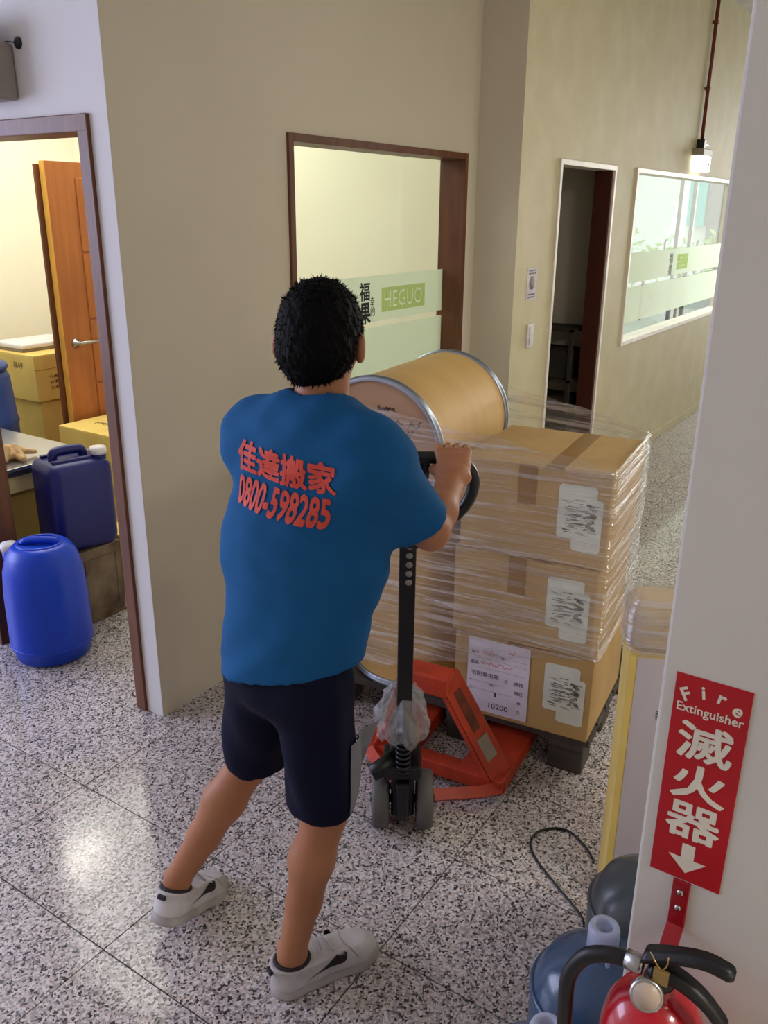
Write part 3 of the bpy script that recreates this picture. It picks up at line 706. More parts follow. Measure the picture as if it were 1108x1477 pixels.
# square tin and the navy jerrycan on it
t = thing('square_tin', 'rusty square metal tin standing under the navy jerrycan', 'tin', (2.275, 3.195, 0))
box('body', (-0.115, -0.115, 0.006), (0.115, 0.115, 0.354), 'rust_tin', t, bevel=0.008)
for s_, z0, z1 in ((0.118, 0, 0.012), (0.118, 0.348, 0.36)): box('seam_rim', (-s_, -s_, z0), (s_, s_, z1), 'rust_tin', t, bevel=0.003)
for q in range(4):
    M_ = Matrix.Rotation(q * PI / 2, 4, 'Z')
    bm = bmesh.new(); add_tube(bm, [M_ @ Vector(p) for p in ((-0.085, -0.1155, 0.05), (0.085, -0.1155, 0.05), (0.085, -0.1155, 0.31), (-0.085, -0.1155, 0.31))], 0.004, 6, closed=True)
    bm_obj('pressed_ridge', bm, 'rust_tin', t, True)

def jerrycan(name, label, loc, rz, sx, sy, h, m, capm, cap_xy, group=None):
    t = thing(name, label, 'jerrycan', loc, rz, group)
    bm = bmesh.new(); add_box(bm, (-sx, -sy, 0), (sx, sy, h * 0.93), bevel=min(sx, sy) * 0.38, seg=5)
    bm_obj('body', bm, m, t, True)
    top = h * 0.93
    # recessed grip: a raised bridge over a hollow
    tube('grip', spline([(-sx * 0.55, 0.0, top - 0.02), (-sx * 0.5, 0.0, top + 0.03), (-sx * 0.05, 0, top + 0.036), (sx * 0.35, 0.0, top + 0.028), (sx * 0.42, 0, top - 0.02)], 6), 0.021, m, t, 12)
    boxes('shoulder_ridge', [((-sx * 0.75, -sy * 0.6, top - 0.004), (sx * 0.45, -sy * 0.42, top + 0.012)), ((-sx * 0.75, sy * 0.42, top - 0.004), (sx * 0.45, sy * 0.6, top + 0.012))], m, t, bevel=0.004)
    nk = lathe('neck', [(0.032, -0.02), (0.032, 0.022), (0.026, 0.024)], m, t, seg=20, loc=(cap_xy[0], cap_xy[1], top))
    lathe('cap', [(0.0, 0.0), (0.036, 0.0), (0.037, 0.018), (0.034, 0.03), (0, 0.032)], capm, t, seg=24, loc=(cap_xy[0], cap_xy[1], top + 0.012))
    return t
jerrycan('jerrycan', 'dark navy square jerrycan with a pale cap standing on the rusty tin', (2.262, 3.195, 0.36), R(-14), 0.145, 0.128, 0.44, 'navy_plastic', 'white_plastic', (0.105, -0.06))
# round-shouldered blue canister
t = thing('blue_canister', 'bright blue round plastic canister with a white cap on the floor by the doorway', 'canister', (1.93, 3.0, 0))
prof = [(0, 0.004), (0.13, 0.0), (0.152, 0.012), (0.158, 0.05), (0.168, 0.065), (0.1685, 0.09), (0.166, 0.30), (0.158, 0.40), (0.14, 0.465), (0.118, 0.50), (0.10, 0.512), (0.085, 0.508), (0.0, 0.504)]
lathe('body', prof, 'blue_plastic', t, seg=48)
tube('grip', spline([(-0.045, 0.055, 0.503), (-0.03, 0.035, 0.522), (0.03, -0.045, 0.522), (0.045, -0.06, 0.503)], 6), 0.016, 'blue_plastic', t, 10)
bm = bmesh.new(); add_tube(bm, [(0.088 * math.cos(q), 0.088 * math.sin(q), 0.510) for q in np.linspace(0, 2 * PI, 36, endpoint=False)], 0.007, 8, closed=True)
bm_obj('top_ring', bm, 'blue_plastic', t, True)
bm = bmesh.new(); add_tube(bm, [(0.1665 * math.cos(q), 0.1665 * math.sin(q), 0.075) for q in np.linspace(0, 2 * PI, 48, endpoint=False)], 0.004, 6, closed=True)
bm_obj('base_seam', bm, 'blue_plastic', t, True)
lathe('neck', [(0.03, 0.0), (0.03, 0.04), (0.02, 0.042)], 'blue_plastic', t, seg=20, loc=(-0.072, 0.108, 0.44))
lathe('cap', [(0, 0), (0.034, 0), (0.035, 0.02), (0.032, 0.03), (0, 0.031)], 'white_plastic', t, seg=24, loc=(-0.072, 0.108, 0.477))
t = thing('blue_barrel', 'large dark blue barrel standing behind the steel table', 'barrel', (2.70, 4.76, 0))
lathe('body', [(0, 0), (0.26, 0), (0.275, 0.02), (0.285, 0.28), (0.292, 0.30), (0.285, 0.32), (0.285, 0.60), (0.292, 0.62), (0.285, 0.64), (0.27, 0.88), (0.25, 0.93), (0, 0.93)], 'barrel_blue', t, seg=40)
lathe('lid', [(0, 0.93), (0.262, 0.93), (0.268, 0.945), (0.255, 0.962), (0, 0.958)], 'barrel_blue', t, seg=40)
lathe('bung', [(0, 0.958), (0.03, 0.958), (0.03, 0.972), (0, 0.974)], 'black_plastic', t, seg=16, loc=(0.13, -0.1, 0))

# closet contents seen through the dark doorway
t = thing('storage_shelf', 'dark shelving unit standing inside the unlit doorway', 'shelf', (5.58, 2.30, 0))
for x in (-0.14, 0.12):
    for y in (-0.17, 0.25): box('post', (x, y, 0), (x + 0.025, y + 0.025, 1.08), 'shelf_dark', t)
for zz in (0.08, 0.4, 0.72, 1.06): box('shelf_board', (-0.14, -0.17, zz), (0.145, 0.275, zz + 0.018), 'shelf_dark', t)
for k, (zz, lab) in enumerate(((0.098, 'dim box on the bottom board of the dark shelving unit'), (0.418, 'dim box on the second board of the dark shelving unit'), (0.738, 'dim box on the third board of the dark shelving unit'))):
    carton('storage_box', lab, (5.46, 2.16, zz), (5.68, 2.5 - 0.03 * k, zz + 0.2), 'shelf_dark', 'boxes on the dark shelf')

# ------------------------------------------------------------------ the load on the pallet (built in a frame turned by TH)
TH = R(6.7); CT, ST = math.cos(TH), math.sin(TH)
def LW(lx, ly, z=0.0): return (lx * CT - ly * ST, lx * ST + ly * CT, z)

t = thing('pallet', 'dark grimy pallet under the wrapped boxes and drums', 'pallet', LW(2.47, 0.48), TH)
for i in range(6): box('deck_board', (0.0 + 0.122 * i, 0.0, 0.122), (0.105 + 0.122 * i, 1.07, 0.149), 'pallet_dark', t, bevel=0.003)
for yy in (0.02, 0.40, 0.93): box('stringer', (0, yy, 0.098), (0.715, yy + 0.12, 0.1225), 'pallet_dark', t, bevel=0.002)
for yy in (0.02, 0.40, 0.93):
    for xx in (0.01, 0.30, 0.59): box('block', (xx, yy, 0.0), (xx + 0.12, yy + 0.12, 0.0985), 'pallet_dark', t, bevel=0.006)

FRONT = lambda x, y, z: frame((x, y, z), (0, -1, 0), (0, 0, 1))
def sticker(t, x, s0, z0):
    poly = [(0.008, 0.0), (0.082, 0.0), (0.09, 0.008), (0.09, 0.165), (0.082, 0.172), (0.07, 0.172), (0.07, 0.205), (0.062, 0.212), (-0.040, 0.212), (-0.048, 0.204),
            (-0.048, 0.045), (-0.04, 0.038), (0.0, 0.038), (0.0, 0.008)]
    st = prism('shipping_label', poly, 0.001, 'label_paper', t, mtx=FRONT(x, s0, z0))
    bm = bmesh.new(); rr = random.Random(int(z0 * 1000) + 5)
    for k in range(64):
        u = rr.uniform(-0.036, 0.05); v = 0.05 + 0.115 * rr.random(); L = rr.uniform(0.012, 0.035); hgt = rr.uniform(0.001, 0.0035)
        add_box(bm, (u, v, 0.001), (min(u + L, 0.08), v + hgt, 0.0016), mtx=FRONT(x, s0, z0))
    for k in range(16):
        u = rr.uniform(0.04, 0.066); v = rr.uniform(0.07, 0.15); add_box(bm, (u, v, 0.001), (u + 0.014, v + 0.01, 0.0016), mtx=FRONT(x, s0, z0))
    bm_obj('label_print', bm, 'ink_soft', st)
labels = ('lowest wrapped carton of the stack, with a handwritten sheet taped on it', 'middle carton of the wrapped stack between two labelled cartons', 'top carton of the wrapped stack with taped flaps beside the lying drum')
for k in range(3):
    z0 = 0.15 + 0.31 * k
    lx, ly = 2.692 - 0.006 * (k == 1), 0.727 + (0.012 if k == 1 else 0.0)
    t = thing('cardboard_carton', labels[k], 'carton', LW(lx, ly, z0), TH, 'stacked cartons on the pallet')
    a, b, h = 0.2375, 0.24, 0.31
    box('body', (-a, -b, 0.001), (a, b, h - 0.004), 'card', t, bevel=0.005)
    box('flap', (-a + 0.001, -b + 0.001, h - 0.005), (a - 0.001, -0.0015 - 0.06, h), 'card', t, bevel=0.0015)
    box('flap', (-a + 0.001, 0.0015 - 0.06, h - 0.005), (a - 0.001, b - 0.001, h), 'card', t, bevel=0.0015)
    box('tape', (-a - 0.0008, -0.06 - 0.03, h - 0.003), (a + 0.0008, -0.06 + 0.03, h + 0.0006), 'card_tape', t)
    box('tape_end', (-a - 0.0012, -0.01, h - 0.13), (-a + 0.002, 0.05, h + 0.0004), 'card_tape', t)
    sticker(t, -a - 0.0005, -0.13, 0.055)
    if k == 0: paper_parent, pa = t, a

# handwritten sheet on the lowest carton
sh = box('delivery_sheet', (-pa - 0.003, -0.03, 0.018), (-pa - 0.0015, 0.19, 0.298), 'paper', paper_parent)
FX = lambda s_, z_: FRONT(-pa - 0.0031, 0.19 - s_, 0.018 + z_)
def scribble(n, w_, hgt, seed):
    rr = random.Random(seed); pts = []
    for i in range(n): pts.append(Vector((w_ * i / (n - 1) + rr.uniform(-0.3, 0.3) * w_ / n, rr.uniform(-0.5, 0.5) * hgt, 0)))
    return spline(pts, 4)
def ink(parent, mname, items):
    bm = bmesh.new()
    for s0, z0, w_, hgt, seed, n, th in items:
        pts = [FX(s0, z0) @ p for p in scribble(n, w_, hgt, seed)]
        add_tube(bm, pts, th, 4)
    return bm_obj('handwriting', bm, mname, parent)
ink(sh, 'ink_red', [(0.05, 0.232, 0.06, 0.018, 1, 14, 0.0008), (0.145, 0.25, 0.022, 0.022, 2, 9, 0.0009), (0.045, 0.19, 0.12, 0.016, 3, 26, 0.0008)])
ink(sh, 'ink_soft', [(0.03, 0.205, 0.17, 0.001, 8, 4, 0.0005), (0.05, 0.222, 0.15, 0.001, 9, 4, 0.0005), (0.03, 0.17, 0.17, 0.001, 10, 4, 0.0005), (0.02, 0.115, 0.12, 0.001, 11, 4, 0.0005), (0.02, 0.085, 0.16, 0.001, 12, 4, 0.0005)])
for body, s0, z0, wd, hg in (('客戶', 0.026, 0.225, 0.026, 0.014), ('收', 0.125, 0.222, 0.014, 0.013), ('電話:', 0.026, 0.186, 0.030, 0.014), ('宅配專用箱', 0.065, 0.145, 0.10, 0.018),
                             ('之', 0.142, 0.138, 0.016, 0.014), ('總箱', 0.185, 0.138, 0.034, 0.016), ('No.', 0.09, 0.112, 0.018, 0.012), ('備註', 0.187, 0.103, 0.03, 0.015),
                             ('1', 0.105, 0.075, 0.005, 0.018), ('10200', 0.118, 0.030, 0.07, 0.020), ('件', 0.190, 0.065, 0.014, 0.014), ('元', 0.190, 0.028, 0.014, 0.014),
                             ('一', 0.015, 0.115, 0.010, 0.003), ('二', 0.015, 0.085, 0.010, 0.009), ('三', 0.015, 0.045, 0.010, 0.010)):
    text('written_line', body, FX(s0, z0), 0.02, 'ink', sh, fit=(wd, hg), extrude=0.0003)

def drum(name, label, loc, rot, H=0.655, r=0.245):
    t = thing(name, label, 'drum', loc, 0, 'brown fibre drums on the pallet'); t.rotation_euler = rot
    lathe('shell', [(r - 0.004, 0.01), (r - 0.004, H - 0.01)], 'drum_kraft', t, seg=64)
    for z0 in (0.0, H - 0.03):
        lathe('rim', [(r - 0.012, z0 + 0.002), (r - 0.002, z0), (r + 0.005, z0 + 0.006), (r + 0.006, z0 + 0.014), (r + 0.002, z0 + 0.018), (r + 0.005, z0 + 0.024), (r - 0.002, z0 + 0.03), (r - 0.012, z0 + 0.028)], 'rim_steel', t, seg=64)
    ld = lathe('lid', [(0, H - 0.012), (r - 0.010, H - 0.012), (r - 0.010, H - 0.016)], 'drum_lid', t, seg=64, smooth=False)
    lathe('base', [(0, 0.012), (r - 0.010, 0.012), (r - 0.010, 0.016)], 'drum_lid', t, seg=64, smooth=False)
    return t, ld
t, ld = drum('fibre_drum', 'brown fibre drum standing upright under the lying drum beside the cartons', LW(2.71, 1.225, 0.150), (0, 0, TH))
# lying drum: its axis along the load, lid towards the worker
dl = thing('fibre_drum', 'brown fibre drum lying on its side on top of the load', 'drum', LW(2.446 + 0.655, 1.285, 1.058), 0, 'brown fibre drums on the pallet')
dl.rotation_euler = (0, -PI / 2, TH + R(0.0))
for ch in list(t.children):
    c = ch.copy(); C.objects.link(c); c.parent = dl
    if ch.name.startswith('lid'):
        bm = bmesh.new(); H = 0.655
        for (x, y, w_, hh, sd) in ((0.10, 0.00, 0.10, 0.03, 21), (0.065, -0.02, 0.09, 0.03, 22), (0.145, -0.06, 0.06, 0.02, 23)):
            add_tube(bm, [Vector((x + p.y, -y - p.x - 0.07, H - 0.0105)) for p in scribble(16, w_, hh, sd)], 0.0026, 4)
        bm_obj('handwriting', bm, 'ink_brown', c)

# stretch film wound round the load
def wrap():
    outline = [(2.446, 0.478), (2.94, 0.478), (3.02, 0.62), (3.11, 1.03), (3.115, 1.45), (3.05, 1.535), (2.71, 1.54), (2.50, 1.535), (2.434, 1.48), (2.434, 1.0)]
    pts = []; N = len(outline)
    for i in range(N):
        a = Vector((*outline[i], 0)); b = Vector((*outline[(i + 1) % N], 0)); n = max(2, int((b - a).length / 0.018))
        for k in range(n): pts.append(a.lerp(b, k / n))
    ctr = Vector((2.75, 1.0, 0)); rows = 46; V = []; Fc = []; M = len(pts)
    from mathutils import noise
    for j in range(rows + 1):
        v = j / rows
        for i, p in enumerate(pts):
            s_ = min(1, max(0, (p.y - 0.5) / 0.75))
            zt = 1.105 + 0.105 * s_; zb = 0.47 - 0.2 * s_ + 0.03 * noise.noise(Vector((p.x * 4, p.y * 4, 3)))
            zt += 0.012 * noise.noise(Vector((p.x * 9, p.y * 9, 1)))
            z = zb + (zt - zb) * v
            o_ = (p - ctr).normalized()
            d = 0.006 + 0.005 * noise.noise(Vector((p.x * 5, p.y * 5, z * 30))) + 0.004 * noise.noise(Vector((p.x * 14 + 7, p.y * 14, z * 60 + p.y * 12)))
            if z > 1.085 and s_ < 0.6: d -= (z - 1.085) * 0.25 * (1 - s_)
            V.append(p + o_ * (d + 0.004) + Vector((0, 0, z)))
    for j in range(rows):
        for i in range(M): Fc.append((j * M + i, j * M + (i + 1) % M, (j + 1) * M + (i + 1) % M, (j + 1) * M + i))
    V = [Vector(LW(p.x, p.y, p.z)) for p in V]
    t = thing('stretch_wrap', 'clear stretch film wound around the cartons and drums', 'stretch film', LW(2.75, 1.0, 0.2)); o0 = Vector(t.location)
    mesh_obj('film', [p - o0 for p in V], Fc, 'stretch_film', t, True)
    # gathered film ropes along the edges
    ropes = [[(2.436, 1.50, 1.20), (2.428, 1.0, 1.135), (2.43, 0.7, 1.10), (2.438, 0.48, 1.092)],
             [(2.438, 0.476, 1.095), (2.7, 0.468, 1.11), (2.948, 0.472, 1.10)],
             [(2.948, 0.472, 1.10), (2.952, 0.47, 0.9), (2.945, 0.474, 0.75), (2.95, 0.47, 0.62)],
             [(2.428, 1.3, 0.86), (2.428, 1.0, 0.82), (2.432, 0.72, 0.775), (2.436, 0.474, 0.765)],
             [(2.428, 1.4, 0.62), (2.426, 1.0, 0.56), (2.432, 0.75, 0.5), (2.434, 0.474, 0.47)],
             [(2.434, 0.474, 0.47), (2.7, 0.47, 0.50), (2.946, 0.474, 0.55)]]
    for rp in ropes:
        pts = [Vector(LW(*p)) - o0 for p in spline(rp, 10)]
        tube('film_fold', pts, [0.0022 + 0.002 * random.random() for _ in pts], 'stretch_film', t, 6)
wrap()

# ------------------------------------------------------------------ pallet jack
JX, JY = 1.866, 1.166
j = thing('pallet_jack', 'orange hand pallet jack with black tiller pushed under the load', 'pallet jack', (JX, JY, 0), TH)
for s_ in (-1, 1):
    c = 0.172 * s_
    fk = box('fork', (0.26, c - 0.08, 0.062), (1.32, c + 0.08, 0.088), 'jack_orange', j, bevel=0.004)
    boxes('fork_side', [((0.24, c - 0.08, 0.032), (1.30, c - 0.072, 0.07)), ((0.24, c + 0.072, 0.032), (1.30, c + 0.08, 0.07))], 'jack_orange', fk)
    lathe('load_wheel', [(0, -0.045), (0.033, -0.045), (0.036, -0.04), (0.036, 0.04), (0.033, 0.045), (0, 0.045)], 'grey_rubber', j, seg=20, mtx=frame((1.2, c, 0.036), (1, 0, 0), (0, 0, 1)))
    # sloping head plate from the cross head to the fork heel
    P = [Vector((0.135, 0.035 * s_, 0.455)), Vector((0.225, 0.055 * s_, 0.455)), Vector((0.40, 0.20 * s_, 0.088)), Vector((0.40, 0.252 * s_, 0.088)), Vector((0.255, 0.252 * s_, 0.055)), Vector((0.205, 0.225 * s_, 0.03))]
    bm = bmesh.new()
    A = [Vector((0.135, 0.04 * s_, 0.465)), Vector((0.215, 0.085 * s_, 0.465)), Vector((0.31, 0.252 * s_, 0.088)), Vector((0.215, 0.215 * s_, 0.075))]
    B = [p + Vector((0.0, 0.0, -0.028)) + Vector((0.022, -0.02 * s_, 0)) for p in A]
    va = [bm.verts.new(p) for p in A]; vb = [bm.verts.new(p) for p in B]
    bm.faces.new(va); bm.faces.new(vb[::-1])
    for q in range(4): bm.faces.new((va[q], vb[q], vb[(q + 1) % 4], va[(q + 1) % 4]))
    bmesh.ops.recalc_face_normals(bm, faces=bm.faces)
    bmesh.ops.bevel(bm, geom=list(bm.edges), offset=0.004, segments=2, affect='EDGES')
    arm = bm_obj('head_arm', bm, 'jack_orange', j)
    # rating plate on the arm
    u = (A[3] - A[0]); nrm = (A[1] - A[0]).cross(A[3] - A[0]).normalized()
    if nrm.z < 0: nrm = -nrm
    c0 = A[0].lerp(A[3], 0.72).lerp(A[1].lerp(A[2], 0.72), 0.5); uu = u.normalized(); vv = nrm.cross(uu)
    bm = bmesh.new(); add_box(bm, (-0.045, -0.022, 0.0005), (0.045, 0.022, 0.0018), mtx=frame(c0, uu, vv)); bm_obj('rating_plate', bm, 'grey_case', arm)
    c1 = A[0].lerp(A[3], 0.36).lerp(A[1].lerp(A[2], 0.36), 0.5)
    bm = bmesh.new(); add_box(bm, (-0.08, -0.015, 0.0003), (0.08, 0.015, 0.0012), mtx=frame(c1, uu, vv)); bm_obj('worn_patch', bm, 'jack_worn', arm)
    # base strut along the floor
    bm = bmesh.new(); add_tube(bm, [Vector((0.06, 0.05 * s_, 0.075)), Vector((0.19, 0.19 * s_, 0.05)), Vector((0.235, 0.235 * s_, 0.05))], 0.026, 4); bmesh.ops.recalc_face_normals(bm, faces=bm.faces)
    bm_obj('base_strut', bm, 'jack_orange', j)
box('cross_head', (0.12, -0.085, 0.40), (0.20, 0.06, 0.47), 'jack_orange', j, bevel=0.008)
box('heel_bar', (0.22, -0.25, 0.034), (0.28, 0.25, 0.085), 'jack_orange', j, bevel=0.004)
# steering unit, turned towards the worker's right
A_ = R(33.0) - TH            # tiller heading relative to the jack
tv = Vector((-math.cos(A_), -math.sin(A_), 0)); wv = Vector((math.sin(A_), -math.cos(A_), 0))   # tiller direction, right-hand axis
def S3(a, b, c): return tv * a + wv * b + Vector((0, 0, c))
for s_ in (-1, 1):
    wh = lathe('steer_wheel', [(0.03, -0.026), (0.082, -0.026), (0.09, -0.018), (0.09, 0.018), (0.082, 0.026), (0.03, 0.026)], 'grey_rubber', j, seg=40, mtx=frame(S3(0, 0.068 * s_, 0.09), tv, (0, 0, 1)))
    lathe('hub', [(0, -0.028), (0.045, -0.028), (0.05, -0.02), (0.05, 0.02), (0.045, 0.028), (0, 0.028)], 'dark_metal', wh, seg=24, mtx=frame(S3(0, 0.068 * s_, 0.09), tv, (0, 0, 1)))
tube('axle', [S3(0, -0.1, 0.09), S3(0, 0.1, 0.09)], 0.014, 'dark_metal', j)
bm = bmesh.new()
for lo, hi in (((-0.05, -0.036, 0.06), (0.05, 0.036, 0.24)), ((-0.06, -0.06, 0.205), (0.07, 0.055, 0.25)), ((0.045, -0.02, 0.07), (0.085, 0.02, 0.2))):
    add_box(bm, lo, hi, 0.008, 2, mtx=frame((0, 0, 0), tv, wv))
bmesh.ops.recalc_face_normals(bm, faces=bm.faces)
bm_obj('pump_housing', bm, 'black_plastic', j)
lathe('pump_cylinder', [(0, 0.24), (0.042, 0.24), (0.042, 0.36), (0.03, 0.37), (0.024, 0.42), (0, 0.42)], 'dark_metal', j, seg=24)
bm = bmesh.new()
for k in range(7): add_tube(bm, [S3(0.055 + 0.02 * math.cos(q), 0.02 * math.sin(q), 0.235 + 0.017 * k) for q in np.linspace(0, 2 * PI, 16, endpoint=False)], 0.004, 6, closed=True)
bm_obj('pump_spring', bm, 'dark_metal', j, True)
tube('pump_pedal', [S3(0.03, -0.03, 0.26), S3(0.05, -0.07, 0.235), S3(0.06, -0.095, 0.225)], 0.026, 'black_plastic', j, 8)
base = S3(0.03, 0, 0.30); top = S3(0.222, 0.006, 1.255); ax = (top - base).normalized(); nn = wv.cross(ax).normalized()
Tl = (top - base).length
def L3(b, a, n=0.0): return top + wv * b + ax * a + nn * n
bm = bmesh.new(); add_box(bm, (-0.022, -0.016, 0), (0.022, 0.016, Tl - 0.20), 0.004, 2, mtx=frame(base, wv, -nn)); 
bmesh.ops.recalc_face_normals(bm, faces=bm.faces)
if True:
    sp = bm_obj('tiller_shaft', bm, 'black_paint', j)
for k in range(5):
    lathe('shaft_hole', [(0, 0), (0.009, 0), (0.009, 0.002), (0, 0.002)], 'grey_case', sp, seg=14, mtx=frame(base + ax * (Tl - 0.245 - 0.028 * k) - nn * 0.0165, wv, -ax) if nn.dot(tv) < 0 else frame(base + ax * (Tl - 0.245 - 0.028 * k) + nn * 0.0165, wv, ax))
loop = spline([L3(-0.085, 0), L3(0.0, 0.002), L3(0.085, 0), L3(0.135, -0.022), L3(0.152, -0.07), L3(0.135, -0.13), L3(0.085, -0.185), L3(0.02, -0.225),
               L3(-0.02, -0.225), L3(-0.085, -0.185), L3(-0.135, -0.13), L3(-0.152, -0.07), L3(-0.135, -0.022)], 8, closed=True)
tube('handle_loop', loop, 0.0155, 'black_paint', j, 14, closed=True)
tube('control_lever', [L3(0.03, -0.002), L3(0.03, -0.05), L3(0.015, -0.10), L3(0.0, -0.2)], [0.014, 0.013, 0.009, 0.007], 'black_plastic', j, 10)
box('handle_socket', (-0.032, -0.022, Tl - 0.25), (0.032, 0.022, Tl - 0.205), 'black_paint', j, bevel=0.006, mtx=frame(base, wv, -nn))
TH3 = Matrix.Rotation(TH, 3, 'Z'); JO = Vector((JX, JY, 0))
def JW(p): return JO + TH3 @ p
GRIP_R = JW(L3(0.098, -0.003)); GRIP_L = JW(L3(-0.098, -0.003)); BAR = (TH3 @ wv).normalized()

# crumpled clear bag hanging on the pump
from mathutils import noise
V = []; Fc = []; n1, n2 = 44, 18
for a in range(n2 + 1):
    v = a / n2
    for q in range(n1):
        an = 2 * PI * q / n1; r = 0.028 + 0.046 * math.sin(min(1, v * 1.15) * PI * 0.62) + 0.02 * noise.noise(Vector((2.2 * math.cos(an), 2.2 * math.sin(an), v * 3))) + 0.010 * noise.noise(Vector((6 * math.cos(an), 6 * math.sin(an), v * 9)))
        V.append((r * math.cos(an), r * 1.05 * math.sin(an), 0.525 - 0.17 * v + 0.03 * noise.noise(Vector((3 * math.cos(an), 3 * math.sin(an), 5))) * v))
for a in range(n2):
    for q in range(n1): Fc.append((a * n1 + q, a * n1 + (q + 1) % n1, (a + 1) * n1 + (q + 1) % n1, (a + 1) * n1 + q))
bgp = JW(S3(0.04, -0.005, 0))
tag(mesh_obj('plastic_bag', V, Fc, 'clear_bag', None, False, loc=bgp), 'crumpled clear plastic bag tied round the pallet jack pump', 'plastic bag')

# ------------------------------------------------------------------ beside the pillar
t = thing('tall_carton', 'tall narrow carton with foam-wrapped top standing behind the pillar', 'carton', (1.903, 0.528, 0), R(25))
box('body', (0.0, -0.36, 0.0), (0.12, 0.0, 0.80), 'card_yellow', t, bevel=0.004)
box('white_panel', (-0.0015, -0.345, 0.03), (0.0, -0.02, 0.775), 'carton_white', t)
for k in range(4): box('print_bar', (-0.0028, -0.105, 0.60 + 0.008 * k), (-0.0014, -0.08, 0.604 + 0.008 * k), 'ink_soft', t)
bm = bmesh.new(); add_box(bm, (-0.012, -0.37, 0.775), (0.132, 0.012, 0.925), 0.045, 5); bm_obj('foam_cap', bm, 'wrap_foam', t, True)
V = [];
bm = bmesh.new(); add_box(bm, (-0.018, -0.376, 0.765), (0.138, 0.018, 0.935), 0.05, 5); bm_obj('film_cover', bm, 'stretch_film', t, True)

def water_bottle(label, loc, m, cap=True, rz=0.0):
    t = thing('water_bottle', label, 'water bottle', loc, rz, 'large water bottles by the pillar')
    lathe('body', [(0, 0.006), (0.10, 0.0), (0.128, 0.012), (0.134, 0.04), (0.134, 0.10), (0.128, 0.112), (0.134, 0.124), (0.134, 0.20), (0.128, 0.212), (0.134, 0.224), (0.134, 0.28), (0.128, 0.33), (0.108, 0.375),
                   (0.07, 0.405), (0.036, 0.418), (0.028, 0.425), (0.027, 0.45)], m, t, seg=48)
    bm = bmesh.new(); add_tube(bm, [(0.131 * math.cos(q), 0.131 * math.sin(q), 0.318) for q in np.linspace(0, 2 * PI, 48, endpoint=False)], 0.006, 8, closed=True); bm_obj('shoulder_ridge', bm, m, t, True)
    if cap:
        cp = lathe('cap', [(0.027, 0.425), (0.031, 0.425), (0.031, 0.482), (0.028, 0.49), (0.018, 0.49), (0.017, 0.478), (0.010, 0.478), (0.009, 0.46), (0, 0.46)], 'cap_plastic', t, seg=32)
        box('tear_tab', (-0.0355, -0.004, 0.395), (-0.030, 0.004, 0.44), 'cap_plastic', cp, bevel=0.001)
    return t
water_bottle('blue water bottle standing between its blue twin and the dark grey bottle', (1.335, 0.357, 0), 'bottle_blue', rz=R(40))
water_bottle('blue water bottle at the end of the row, farthest from the tall carton', (1.066, 0.362, 0), 'bottle_blue')
water_bottle('dark grey water bottle half hidden behind the pillar and tall carton', (1.615, 0.340, 0), 'bottle_grey', cap=True)

t = thing('floor_cable', 'thin black cable looping on the floor beside the water bottles', 'cable', (1.9, 0.66, 0))
pts = [(1.70, 0.49, 0.004), (1.76, 0.52, 0.004), (1.81, 0.545, 0.004), (1.845, 0.59, 0.004), (1.891, 0.662, 0.004), (1.95, 0.745, 0.004), (2.0, 0.785, 0.004), (2.06, 0.79, 0.004), (2.11, 0.745, 0.004), (2.115, 0.70, 0.004), (2.08, 0.64, 0.004), (2.045, 0.605, 0.004), (2.03, 0.598, 0.004)]
tube('cord', [Vector(p) - Vector((1.9, 0.66, 0)) for p in spline(pts, 8)], 0.0036, 'cable_black', t, 8)

# fire extinguisher sign on the pillar face
PF = lambda y, z, d=0.0: frame((0.95 - d, y, z), (0, -1, 0), (0, 0, 1))
t = thing('extinguisher_sign', 'red sign with white lettering and a down arrow on the pillar', 'sign', (0, 0, 0))
y0, y1, z0, z1 = 0.2045, 0.1165, 1.004, 1.297
yc = (y0 + y1) / 2
bm = bmesh.new(); add_box(bm, (-(y0 - y1) / 2, -(z1 - z0) / 2, 0.0), ((y0 - y1) / 2, (z1 - z0) / 2, 0.0014), mtx=PF(yc, (z0 + z1) / 2)); bm_obj('plate', bm, 'sign_red', t)
for ch, s_, zz, an in (('F', -0.0305, 1.270, 28), ('i', -0.0105, 1.278, 10), ('r', 0.0105, 1.278, -10), ('e', 0.0305, 1.268, -28)):
    text('letter', ch, PF(yc - s_, zz, 0.0016) @ Matrix.Rotation(R(an), 4, 'Z'), 0.024, 'sign_white', t, offset=0.0006, extrude=0.0002)
text('lettering', 'Extinguisher', PF(yc, 1.2515, 0.0016), 0.016, 'sign_white', t, fit=(0.078, 0.0155), offset=0.0002, extrude=0.0002)
for ch, zz in (('滅', 1.2105), ('火', 1.152), ('器', 1.0945)):
    text('character', ch, PF(yc, zz, 0.0016), 0.05, 'sign_white', t, fit=(0.066, 0.053), extrude=0.0002, bold=0.022)
prism('arrow', [(-0.008, 0.022), (0.008, 0.022), (0.008, 0.0), (0.023, 0.0), (0, -0.022), (-0.023, 0.0), (-0.008, 0.0)], 0.0006, 'sign_white', t, mtx=PF(yc, 1.038, 0.0015))

